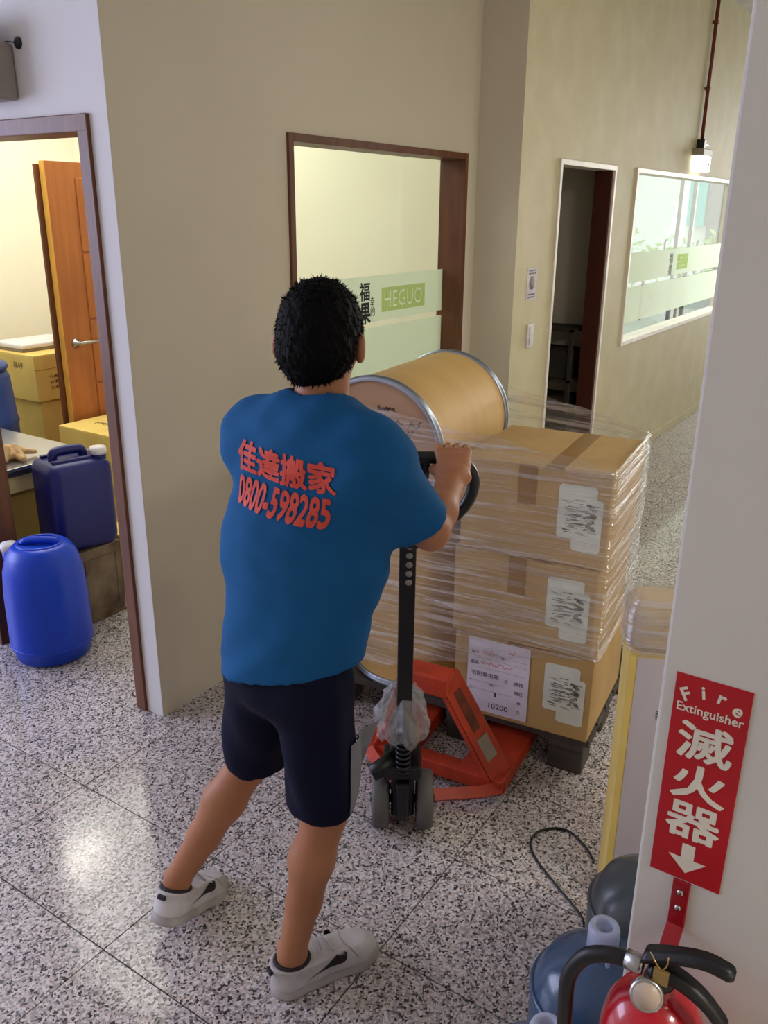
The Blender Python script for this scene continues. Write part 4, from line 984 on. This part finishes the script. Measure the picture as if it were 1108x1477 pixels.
t = thing('extinguisher_bracket', 'red bolted wall bracket holding the fire extinguisher', 'bracket', (0.95, 0.162, 0.93))
box('plate', (-0.004, -0.011, 0.0), (0.0005, 0.011, 0.072), 'bracket_red', t, bevel=0.001)
for zz in (0.055, 0.03):
    sc = lathe('screw', [(0, 0), (0.0045, 0), (0.004, 0.002), (0, 0.0025)], 'steel', t, seg=12, mtx=frame((-0.004, 0, zz), (0, -1, 0), (0, 0, 1)))
prism('arm', [(-0.004, 0.0), (0.0, 0.004), (-0.052, -0.030), (-0.066, -0.030), (-0.066, -0.038), (-0.048, -0.038)], 0.022, 'bracket_red', t, mtx=frame((0, 0.011, 0), (1, 0, 0), (0, 0, 1)))

ex = thing('fire_extinguisher', 'red fire extinguisher with black handles hanging on the pillar', 'fire extinguisher', (0.872, 0.158, 0.484))
lathe('cylinder', [(0, 0.004), (0.055, 0.0), (0.064, 0.01), (0.065, 0.03), (0.065, 0.335), (0.060, 0.365), (0.047, 0.39), (0.028, 0.403), (0.020, 0.407), (0.019, 0.42)], 'ext_red', ex, seg=48)
lathe('valve_body', [(0, 0.41), (0.018, 0.41), (0.019, 0.425), (0.015, 0.44), (0.015, 0.462), (0, 0.462)], 'black_plastic', ex, seg=24)
EV = lambda a, b, z: (a, b, z)
def lever(nm, pts, ws, th):
    bm = bmesh.new(); P = spline(pts, 6); rows = []
    for i, p in enumerate(P):
        wdt = ws[0] + (ws[1] - ws[0]) * i / (len(P) - 1)
        if i == len(P) - 1: wdt *= 0.6
        rows.append([bm.verts.new(p + Vector((s_ * wdt, 0, q * th))) for s_, q in ((-1, -1), (1, -1), (1, 1), (-1, 1))])
    for a, b in zip(rows, rows[1:]):
        for k in range(4): bm.faces.new((a[k], a[(k + 1) % 4], b[(k + 1) % 4], b[k]))
    bm.faces.new(rows[0][::-1]); bm.faces.new(rows[-1]); bmesh.ops.recalc_face_normals(bm, faces=bm.faces)
    bmesh.ops.bevel(bm, geom=[e for e in bm.edges if len(e.link_faces) == 2 and e.calc_face_angle() > 0.6], offset=0.002, segments=2, affect='EDGES')
    return bm_obj(nm, bm, 'black_plastic', ex, True)
lever('squeeze_lever', [Vector((-0.012, 0.020, 0.464)), Vector((-0.012, -0.01, 0.480)), Vector((-0.012, -0.05, 0.495)), Vector((-0.012, -0.085, 0.493))], (0.014, 0.011), 0.006)
lever('carry_handle', [Vector((-0.012, 0.01, 0.450)), Vector((-0.012, -0.02, 0.452)), Vector((-0.012, -0.055, 0.438)), Vector((-0.012, -0.088, 0.408))], (0.014, 0.011), 0.007)
gf = lathe('gauge', [(0, 0), (0.018, 0), (0.0198, 0.003), (0.0198, 0.012), (0.0175, 0.0135), (0, 0.0135)], 'steel', ex, seg=28, mtx=frame((-0.044, 0.004, 0.442), (0.25, -1, 0), (0.45, 0, 1)))
lathe('gauge_dial', [(0, 0.0136), (0.016, 0.0136), (0.016, 0.0142), (0, 0.0142)], 'gauge_face', gf, seg=28, mtx=frame((-0.044, 0.004, 0.442), (0.25, -1, 0), (0.45, 0, 1)))
box('safety_tag', (-0.044, -0.018, 0.461), (-0.038, 0.0, 0.481), 'brass', ex, bevel=0.001)
bm = bmesh.new(); add_tube(bm, spline([(-0.041, -0.010, 0.480), (-0.046, -0.003, 0.492), (-0.040, 0.007, 0.500)], 4), 0.0009, 5); add_tube(bm, spline([(-0.041, -0.008, 0.480), (-0.043, -0.014, 0.492), (-0.040, -0.014, 0.503)], 4), 0.0009, 5); bm_obj('seal_tie', bm, 'brass', ex, True)
lathe('hose_ferrule', [(0, 0), (0.0115, 0), (0.0125, 0.004), (0.0125, 0.022), (0, 0.022)], 'steel', ex, seg=20, mtx=frame((-0.015, 0.018, 0.448), (1, 0, 0), (0, 0, -1)))
tube('hose', spline([(-0.015, 0.036, 0.447), (-0.018, 0.060, 0.444), (-0.022, 0.088, 0.428), (-0.025, 0.106, 0.39), (-0.025, 0.108, 0.34), (-0.02, 0.105, 0.26), (-0.012, 0.09, 0.16), (-0.01, 0.082, 0.10)], 8), 0.0105, 'black_plastic', ex, 12)
prism('arrow_mark', [(-0.002, -0.012), (0.002, -0.012), (0.002, 0.0), (0.006, 0.0), (0, 0.009), (-0.006, 0.0), (-0.002, 0.0)], 0.0006, 'sign_white', ex, mtx=frame((-0.0655, 0.004, 0.365), (0, -1, 0), (0.25, 0, 1)))

# ------------------------------------------------------------------ the worker
P_ = thing('person', 'person in blue t-shirt and navy shorts gripping the pallet jack handle', 'person', (1.25, 1.2, 0))
P0 = Vector(P_.location)
def part(name, meshes, m, parent=P_, smooth=True):
    return np_obj(name, [(p - np.array(P0) * (1 if parent in (P_,) or True else 0), q) for p, q in meshes], m, parent, smooth)
A = lambda *v: np.array(v, float)
hipR, hipL = A(1.25, 1.005, 0.88), A(1.26, 1.195, 0.88)
kneeR, kneeL = A(1.285, 1.015, 0.49), A(1.325, 1.285, 0.50)
def shoe_matrix(heel, ang, pitch):
    return Matrix.Translation(heel) @ Matrix.Rotation(ang, 4, 'Z') @ Matrix.Translation((0.19, 0, 0)) @ Matrix.Rotation(pitch, 4, 'Y') @ Matrix.Translation((-0.19, 0, 0))
MSR = shoe_matrix((1.160, 1.092, 0.0), R(-25), 0.0); MSL = shoe_matrix((1.088, 1.424, 0.0), R(10), R(22))
ankR, ankL = (np.array(M_ @ Vector((0.056, 0, 0.105))) for M_ in (MSR, MSL))
shR, shL = A(1.345, 0.925, 1.352), A(1.365, 1.238, 1.350)
elR, elL = A(1.485, 0.868, 1.165), A(1.475, 1.335, 1.135)
chest = A(1.345, 1.085, 1.25); neck0 = A(1.375, 1.083, 1.40); neck1 = A(1.405, 1.085, 1.53)
left = np.array([-math.sin(R(4)), math.cos(R(4)), 0.0])

# hand frames on the handle
def hand_frame(grip, elbow):
    b = np.array(BAR); d = np.array(grip) - elbow; d = d - b * (d @ b); y = d / np.linalg.norm(d); z = np.cross(b, y)
    return np.array(grip), b, y, z
gR, bR, yR_, zR = hand_frame(GRIP_R, elR); gL, bL, yL_, zL = hand_frame(GRIP_L, elL)
wrR = gR - yR_ * 0.088 + zR * 0.012 - bR * 0.004; wrL = gL - yL_ * 0.088 + zL * 0.012 + bL * 0.004
def hand(g, b, y, z, wrist, elbow, thumb):
    c = g
    f = Field(c - 0.14, c + 0.14, 0.0028)
    Q = lambda x, yy, zz: c + b * x + y * yy + z * zz
    f.limb(wrist + (elbow - wrist) * 0.35, wrist, 0.031, 0.0255, 0.01, sx=1.15, side=b)
    f.limb(wrist, Q(-0.0 * thumb, -0.035, 0.024), 0.0245, 0.018, 0.015, sx=1.75, side=b)
    xs = [(-0.034, 0.0093), (-0.012, 0.0097), (0.010, 0.0093), (0.031, 0.0082)]
    for n_, (x, r) in enumerate(xs):
        x = x * (1 if thumb < 0 else -1); ln = (0.96, 1.03, 1.0, 0.86)[n_]
        k0, k1, k2, k3 = Q(x, -0.012, 0.0305), Q(x, 0.026 * ln, 0.0205), Q(x, 0.030 * ln, -0.0085), Q(x, 0.006, -0.0255)
        f.limb(Q(x * 0.75, -0.055, 0.020), k0, 0.0125, 0.0125, 0.010)
        f.limb(k0, k1, r + 0.0012, r, 0.004); f.limb(k1, k2, r, r * 0.94, 0.003); f.limb(k2, k3, r * 0.94, r * 0.84, 0.003)
    # thumb leaves the side of the palm and closes underneath the bar
    t0, t1, t2, t3 = Q(0.036 * thumb, -0.062, 0.006), Q(0.047 * thumb, -0.030, -0.008), Q(0.036 * thumb, -0.004, -0.0255), Q(0.014 * thumb, 0.008, -0.030)
    f.limb(t0, t1, 0.0155, 0.012, 0.010); f.limb(t1, t2, 0.0115, 0.0105, 0.004); f.limb(t2, t3, 0.0105, 0.0088, 0.003)
    return f.mesh()
# body
f = Field((0.98, 0.70, 0.02), (1.80, 1.58, 1.74), 0.0065)
f.limb(hipR, kneeR, 0.066, 0.050, 0.03); f.limb(hipL, kneeL, 0.066, 0.050, 0.03)
for kn, an, M_ in ((kneeR, ankR, MSR), (kneeL, ankL, MSL)):
    d = an - kn; back = A(-1, 0, 0)
    f.limb(kn, kn + d * 0.3 + back * 0.012, 0.049, 0.053, 0.02); f.limb(kn + d * 0.3 + back * 0.012, kn + d * 0.62, 0.053, 0.041, 0.02); f.limb(kn + d * 0.62, an, 0.041, 0.034, 0.02)
    f.limb(an, np.array(M_ @ Vector((0.045, 0, 0.055))), 0.033, 0.030, 0.015); f.limb(np.array(M_ @ Vector((0.05, 0, 0.06))), np.array(M_ @ Vector((0.15, 0, 0.036))), 0.027, 0.020, 0.015)
    f.ell(an + A(0.002, -0.031, 0.0), (0.012, 0.01, 0.013), k=0.012); f.ell(an + A(0.002, 0.031, 0.004), (0.012, 0.01, 0.013), k=0.012)
f.limb(A(1.25, 1.10, 0.90), A(1.33, 1.085, 1.20), 0.080, 0.092, 0.04, sx=1.35, side=left)
f.limb(A(1.33, 1.085, 1.20), A(1.365, 1.085, 1.36), 0.10, 0.07, 0.04, sx=1.5, side=left)
f.limb(shL, shR, 0.045, 0.045, 0.04)
f.limb(neck0, neck1, 0.060, 0.054, 0.03)
for sh, el, wr in ((shR, elR, wrR), (shL, elL, wrL)):
    f.limb(sh, el, 0.047, 0.040, 0.02); f.limb(el, el + (wr - el) * 0.35, 0.040, 0.041, 0.015); f.limb(el + (wr - el) * 0.35, wr, 0.041, 0.0265, 0.015)
# head
hy = R(22); hf = A(math.cos(hy), math.sin(hy), 0); hl = A(-math.sin(hy), math.cos(hy), 0); hz = A(0, 0, 1)
tilt = R(-9); hf, hz = hf * math.cos(tilt) + hz * math.sin(tilt), hz * math.cos(tilt) - hf * math.sin(tilt)
Hc = A(1.420, 1.108, 1.566); HM = np.stack([hf, hl, hz])
HP = lambda a, b_, c: Hc + hf * a + hl * b_ + hz * c
f.ell(HP(-0.005, 0, 0.012), (0.098, 0.077, 0.098), HM, 0.02)
f.limb(HP(0.03, 0, -0.04), HP(0.062, 0, -0.098), 0.062, 0.032, 0.03, sx=1.05, side=hl)
f.ell(HP(0.062, 0, -0.045), (0.030, 0.050, 0.06), HM, 0.02)
f.limb(HP(0.092, 0, 0.005), HP(0.112, 0, -0.038), 0.008, 0.013, 0.014)
for s_ in (-1, 1):
    f.ell(HP(0.086, 0.032 * s_, 0.012), (0.014, 0.017, 0.010), HM, 0.006, sub=True)
    f.limb(HP(0.09, 0.014 * s_, 0.028), HP(0.08, 0.045 * s_, 0.028), 0.009, 0.008, 0.012)
    EM = np.stack([hf * math.cos(R(25)) + hl * s_ * math.sin(R(-25)), hl * math.cos(R(25)) * 1 + hf * s_ * math.sin(R(25)), hz])
    f.ell(HP(-0.010, 0.088 * s_, -0.018), (0.020, 0.011, 0.032), EM, 0.006)
    f.ell(HP(-0.002, 0.099 * s_, -0.012), (0.011, 0.006, 0.020), EM, 0.004, sub=True)
f.limb(HP(0.098, -0.018, -0.070), HP(0.098, 0.018, -0.070), 0.007, 0.007, 0.008)
body_mesh = f.mesh()
body = part('body', [body_mesh, hand(gR, bR, yR_, zR, wrR, elR, -1), hand(gL, bL, yL_, zL, wrL, elL, 1)], 'skin')
for s_ in (-1, 1):
    e_ = lathe('eye', [(0, -0.011), (0.006, -0.009), (0.0105, -0.003), (0.011, 0.0), (0.0105, 0.003), (0.006, 0.009), (0, 0.011)], 'eye_white', P_, seg=16, mtx=Matrix.Translation(Vector(HP(0.079, 0.032 * s_, 0.012)) - P0))
    lathe('iris', [(0, 0.0), (0.0052, 0.0), (0.0045, 0.0012), (0, 0.0015)], 'brow', e_, seg=14, mtx=frame(Vector(HP(0.0897, 0.032 * s_, 0.012)) - P0, hl, hz))
    tube('eyebrow', [Vector(HP(0.098, 0.016 * s_, 0.036)) - P0, Vector(HP(0.095, 0.032 * s_, 0.041)) - P0, Vector(HP(0.082, 0.05 * s_, 0.036)) - P0], 0.0035, 'brow', P_, 6)
tube('lips', [Vector(HP(0.100, -0.022, -0.069)) - P0, Vector(HP(0.1055, 0, -0.070)) - P0, Vector(HP(0.100, 0.022, -0.069)) - P0], [0.003, 0.0055, 0.003], 'lips', P_, 8)
# hair: short, full cap tapering at the nape
f = Field(Hc - 0.16, Hc + 0.16, 0.0035)
f.ell(HP(-0.008, 0, 0.018), (0.108, 0.089, 0.104), HM, 0.01)
f.ell(HP(-0.045, 0, -0.035), (0.066, 0.073, 0.062), HM, 0.03)
f.limb(HP(-0.056, 0, -0.04), HP(-0.056, 0, -0.066), 0.045, 0.032, 0.025, sx=1.35, side=hl)
f.ell(HP(0.11, 0, -0.045), (0.085, 0.095, 0.088), HM, 0.015, sub=True)
for s_ in (-1, 1): f.ell(HP(-0.004, 0.098 * s_, -0.028), (0.030, 0.026, 0.042), HM, 0.008, sub=True)
X, Y, Z = f.all()
f.F += (0.0012 * np.sin(X * 190 + 2.2 * np.sin(Z * 60)) * np.sin(Y * 170 + 1.7 * np.sin(Z * 75)) + 0.0012 * np.sin(X * 330 + Z * 120) * np.sin(Y * 350 - Z * 90)).astype(np.float32)
hm = f.mesh(); hair = part('hair', [hm], 'hair')
V = []; Fc = []; hr = random.Random(3)
for v in hair.data.vertices:
    if hr.random() > 0.16: continue
    n = v.normal; c = v.co; hgt = (c + P0 - Vector(Hc)).dot(Vector(hz))
    tip = (n * 0.32 + Vector((hr.gauss(0, .3), hr.gauss(0, .3), -0.75 + hr.gauss(0, .25) if hgt < 0.07 else hr.gauss(0.1, .3)))).normalized()
    L = hr.uniform(0.005, 0.012); sd = tip.cross(n); sd = sd.normalized() if sd.length > 1e-4 else n.orthogonal().normalized()
    b0 = c - n * 0.003; i = len(V); q = 0.0026
    V += [b0 + sd * q, b0 - sd * q, b0 + n * q, c + tip * L]; Fc += [(i, i + 1, i + 3), (i + 1, i + 2, i + 3), (i + 2, i, i + 3)]
mesh_obj('hair_strands', V, Fc, 'hair', hair)['kind'] = 'stuff'

# t-shirt
f = Field((1.02, 0.74, 0.66), (1.66, 1.46, 1.50), 0.0062)
f.limb(A(1.235, 1.085, 0.70), A(1.315, 1.085, 1.14), 0.128, 0.116, 0.06, sx=1.42, side=left)
f.limb(A(1.315, 1.085, 1.12), A(1.352, 1.085, 1.31), 0.114, 0.104, 0.06, sx=1.66, side=left)
f.limb(shL, neck0 + A(-0.015, 0.045, -0.028), 0.058, 0.072, 0.10); f.limb(shR, neck0 + A(-0.015, -0.045, -0.028), 0.058, 0.072, 0.10)
f.limb(neck0 + A(-0.01, 0.03, -0.030), neck0 + A(-0.01, -0.03, -0.030), 0.070, 0.070, 0.05)
f.limb(shL + A(-0.005, -0.03, 0.0), shL + A(-0.01, -0.10, 0.008), 0.062, 0.066, 0.08); f.limb(shR + A(-0.005, 0.03, 0.0), shR + A(-0.01, 0.10, 0.008), 0.062, 0.066, 0.08)
for sh, el in ((shR, elR), (shL, elL)): f.limb(sh, sh + (el - sh) * 1.1, 0.058, 0.063, 0.06)
X, Y, Z = f.all()
wr_ = 0.0028 * np.sin(34 * Z + 16 * (Y - 1.08) + 2.0 * np.sin(9 * Y + 7 * X)) * np.clip((1.12 - Z) / 0.25, 0, 1) + 0.0012 * np.sin(55 * (Y + 0.5 * Z) + 3 * np.sin(14 * Z)) + 0.0008 * np.sin(85 * Z - 40 * Y + 30 * X)
f.F += wr_.astype(np.float32)
del wr_
inner = f.F + 0.011
f.F = np.maximum(f.F, -inner)
f.plane(A(1.12, 1.08, 0.878), A(0.05, -0.20, -1))
for sh, el in ((shR, elR), (shL, elL)):
    d = (el - sh) / np.linalg.norm(el - sh); c = sh + (el - sh) * 0.86
    q = ((X - c[0]) * d[0] + (Y - c[1]) * d[1] + (Z - c[2]) * d[2])
    rad = np.sqrt((X - c[0]) ** 2 + (Y - c[1]) ** 2 + (Z - c[2]) ** 2)
    cut = np.where(rad < 0.13, q, -1.0)
    if sh is shL: cut = np.where((Y > 1.235), cut, -1.0)
    else: cut = np.where((Y < 0.945) | (X > 1.475), cut, -1.0)
    f.F = np.maximum(f.F, cut.astype(np.float32))
# neck opening
f.limb(neck0 + A(-0.016, 0, -0.03), neck1 + A(0.02, 0, 0.0), 0.064, 0.068, 0.0, sub=True)
shirt_mesh = f.mesh()
shirt = part('t_shirt', [shirt_mesh], 'shirt')
bm = bmesh.new()
ring = [neck0 + A(-0.003, 0, 0.028) + A(0.066 * math.cos(q) , 0.07 * math.sin(q), -0.010 * math.cos(q) * 1.0 + 0.0) for q in np.linspace(0, 2 * PI, 40, endpoint=False)]
# printed lettering, laid on the back of the shirt
bvh = BVHTree.FromPolygons([Vector(p) for p in shirt_mesh[0]], [tuple(int(i) for i in q) for q in shirt_mesh[1]])
def shirt_print(name, body, yc, zc, w_, h_, off, roll=0.0):
    me = embolden(text_mesh(body, 1.0, 0.0, 0.0), off)
    bm = bmesh.new(); bm.from_mesh(me); bpy.data.meshes.remove(me)
    xs = [v.co.x for v in bm.verts]; ys = [v.co.y for v in bm.verts]; cx, cy = (max(xs) + min(xs)) / 2, (max(ys) + min(ys)) / 2
    sx, sy = w_ / (max(xs) - min(xs)), h_ / (max(ys) - min(ys))
    for v in bm.verts: v.co = Vector(((v.co.x - cx) * sx, (v.co.y - cy) * sy, v.co.z))
    bmesh.ops.triangulate(bm, faces=bm.faces)
    for _ in range(3):
        long_ = [e for e in bm.edges if e.calc_length() > 0.012]
        if not long_: break
        bmesh.ops.subdivide_edges(bm, edges=long_, cuts=1); bmesh.ops.triangulate(bm, faces=bm.faces)
    cr, sr = math.cos(roll), math.sin(roll)
    for v in bm.verts:
        a, b_ = v.co.x * cr - v.co.y * sr, v.co.x * sr + v.co.y * cr
        o_ = Vector((0.7, yc - a, zc + b_)); hit = bvh.ray_cast(o_, Vector((1, 0, 0)))
        v.co = (hit[0] + Vector((-0.0022 - v.co.z, 0, 0)) if hit[0] is not None else Vector((1.25, yc - a, zc + b_))) - P0
    for fc in bm.faces:
        fc.normal_update()
        if fc.normal.x > 0: fc.normal_flip()
    return bm_obj(name, bm, 'shirt_print', shirt)
shirt_print('back_print', '佳達搬家', 1.072, 1.333, 0.256, 0.068, 0.034, R(-4))
shirt_print('back_print', '0800-598285', 1.080, 1.261, 0.236, 0.062, 0.034, R(-4))

# shorts
f = Field((1.02, 0.80, 0.40), (1.52, 1.46, 0.98), 0.0062)
f.limb(A(1.245, 1.08, 0.93), A(1.245, 1.085, 0.84), 0.084, 0.094, 0.04, sx=1.52, side=left)
f.limb(hipR + A(0, 0.01, -0.02), kneeR + A(-0.005, 0.0, -0.04), 0.086, 0.078, 0.03); f.limb(hipL + A(0, -0.028, -0.02), kneeL + A(-0.0, -0.02, -0.04), 0.083, 0.083, 0.03)
X, Y, Z = f.all()
f.F += (0.004 * np.sin(42 * Y + 18 * X + 4 * np.sin(6 * Z)) * np.clip((0.85 - Z) / 0.2, 0, 1) + 0.0025 * np.sin(70 * X + 9 * Z)).astype(np.float32)
inner = f.F + 0.012; f.F = np.maximum(f.F, -inner)
mid = 1.11 + 0.10 * np.clip((0.8 - Z) / 0.3, 0, 1)
for kn, hp, fr, sgn in ((kneeR, hipR, 0.90, -1), (kneeL, hipL, 0.86, 1)):
    d = (kn - hp) / np.linalg.norm(kn - hp); c = hp + (kn - hp) * fr
    q = (X - c[0]) * d[0] + (Y - c[1]) * d[1] + (Z - c[2]) * d[2]
    f.F = np.maximum(f.F, np.where((Y - mid) * sgn > 0, q, -1.0).astype(np.float32))
shorts_mesh = f.mesh()
shorts = part('shorts', [shorts_mesh], 'shorts')
# pale side panel on the right leg
b2 = BVHTree.FromPolygons([Vector(p) for p in shorts_mesh[0]], [tuple(int(i) for i in q) for q in shorts_mesh[1]])
V = []; Fc = []; cols = 7; rows = 14
for r_ in range(rows + 1):
    v = r_ / rows; z_ = 0.545 + 0.165 * v
    for c_ in range(cols + 1):
        x_ = 1.262 + (0.045 + 0.075 * v) * c_ / cols + 0.02 * v
        hit = b2.ray_cast(Vector((x_, 0.5, z_)), Vector((0, 1, 0)))
        ok = hit[0] is not None and hit[0].y < 0.985
        V.append((hit[0] if ok else Vector((x_, 0.968, z_))) + Vector((0, -0.004 - 0.022 * v * c_ / cols, 0)) - P0)
for r_ in range(rows):
    for c_ in range(cols): a = r_ * (cols + 1) + c_; Fc.append((a, a + 1, a + cols + 2, a + cols + 1))
mesh_obj('side_panel', V, Fc, 'shorts_panel', shorts, True)

# shoes: built along +x with the heel at the origin, then posed
def shoe(M_):
    Mn = np.array(M_)
    def out(mesh): P, Q = mesh; return (P @ Mn[:3, :3].T + Mn[:3, 3], Q)
    lo, hi = (-0.05, -0.08, -0.02), (0.33, 0.08, 0.17)
    f = Field(lo, hi, 0.0034)
    f.limb((0.045, 0, 0.030), (0.12, 0, 0.028), 0.040, 0.040, 0.02); f.limb((0.12, 0, 0.028), (0.225, -0.004, 0.024), 0.040, 0.047, 0.02); f.limb((0.225, -0.004, 0.024), (0.255, -0.002, 0.020), 0.045, 0.036, 0.02)
    f.limb((0.035, 0, 0.085), (0.05, 0, 0.03), 0.036, 0.040, 0.02); f.limb((0.085, 0, 0.085), (0.19, 0, 0.04), 0.036, 0.036, 0.025, sx=1.05)
    f.limb((0.055, 0, 0.088), (0.09, 0, 0.085), 0.040, 0.038, 0.02)
    f.plane((0, 0, 0.024), (0, 0, -1)); f.plane((0.0, 0, 0.088), (0.10, 0, 1))
    X, Y, Z = f.all(); f.F = np.maximum(f.F, -(np.sqrt(((X - 0.056) / 1.2) ** 2 + Y ** 2) - 0.034 + np.where(Z < 0.05, 1, 0))).astype(np.float32)
    sh = part('shoe', [out(f.mesh())], 'shoe_white')
    f = Field(lo, hi, 0.0034)
    f.limb((0.045, 0, 0.0), (0.12, 0, 0.0), 0.047, 0.044, 0.02); f.limb((0.12, 0, 0.0), (0.225, -0.004, 0.0), 0.044, 0.053, 0.02); f.limb((0.225, -0.004, 0.0), (0.252, -0.002, 0.0), 0.053, 0.046, 0.02)
    f.plane((0, 0, 0.030), (-0.05, 0, 1)); f.plane((0, 0, 0.001), (0, 0, -1)); 
    part('sole', [out(f.mesh())], 'sole_grey', sh)
    # lining collar
    bm = bmesh.new(); add_tube(bm, [M_ @ Vector((0.056 + 0.042 * math.cos(q), 0.035 * math.sin(q), 0.084 - 0.004 * math.cos(q))) - P0 for q in np.linspace(0, 2 * PI, 32, endpoint=False)], 0.006, 8, closed=True)
    bm_obj('collar', bm, 'shoe_dark', sh, True)
    for k in range(5):
        x_ = 0.125 + 0.017 * k; z_ = 0.105 - 0.0115 * k
        bm = bmesh.new(); add_tube(bm, [M_ @ Vector((x_, yy, z_ - abs(yy) * 0.25)) - P0 for yy in (-0.026, -0.01, 0.01, 0.026)], 0.0032, 6)
        bm_obj('lace', bm, 'shoe_white', sh, True)
    bv = BVHTree.FromPolygons([Vector(p) for p in sh_world(sh)], [tuple(pp.vertices) for pp in sh.data.polygons])
    # curved side mark on the outer and inner flank
    for s_ in (-1, 1):
        top_ = spline([(0.085, 0.046, 0), (0.10, 0.038, 0), (0.125, 0.042, 0), (0.165, 0.062, 0), (0.20, 0.080, 0)], 5)
        bot_ = spline([(0.085, 0.046, 0), (0.093, 0.062, 0), (0.108, 0.066, 0), (0.15, 0.062, 0), (0.20, 0.080, 0)], 5)
        # mirrored so that the hook sits towards the toe
        V = []
        for a, b_ in zip(top_, bot_):
            for q in (a, b_):
                lx, lz = 0.275 - q.x, 0.104 - q.y * 0.85
                o_ = M_ @ Vector((lx, 0.3 * s_, lz)); d_ = (M_.to_3x3() @ Vector((0, -s_, 0))).normalized(); hit = bv.ray_cast(o_, d_)
                V.append(((hit[0] - d_ * 0.0018) if hit[0] is not None else M_ @ Vector((lx, 0.045 * s_, lz))) - P0)
        n_ = len(top_); mesh_obj('side_mark', V, [(2 * i, 2 * i + 1, 2 * i + 3, 2 * i + 2) for i in range(n_ - 1)], 'shoe_dark', sh, True)
    for pl in ([(0.215, -0.05), (0.2, -0.03), (0.193, 0.0), (0.2, 0.03), (0.215, 0.05)],):
        W_ = []
        for lx, ly in [(p.x, p.y) for p in spline([(a, b_, 0) for a, b_ in pl], 6)]:
            o_ = M_ @ Vector((lx, ly, 0.3)); d_ = (M_.to_3x3() @ Vector((0, 0, -1))).normalized(); hit = bv.ray_cast(o_, d_)
            if hit[0] is not None and (hit[0] - M_ @ Vector((lx, ly, 0))).length > 0.02: W_.append(hit[0] - P0)
        if len(W_) > 3: tube('toe_seam', W_, 0.0018, 'sole_grey', sh, 6)
    bm = bmesh.new(); add_box(bm, (-0.0085, -0.012, 0.070), (0.0, 0.012, 0.082), 0.002, 1, mtx=Matrix.Translation(-P0) @ M_); bm_obj('heel_mark', bm, 'shoe_dark', sh)
    return sh
def sh_world(o): return [v.co + P0 for v in o.data.vertices]
shoe(MSR)
shoe(MSL)
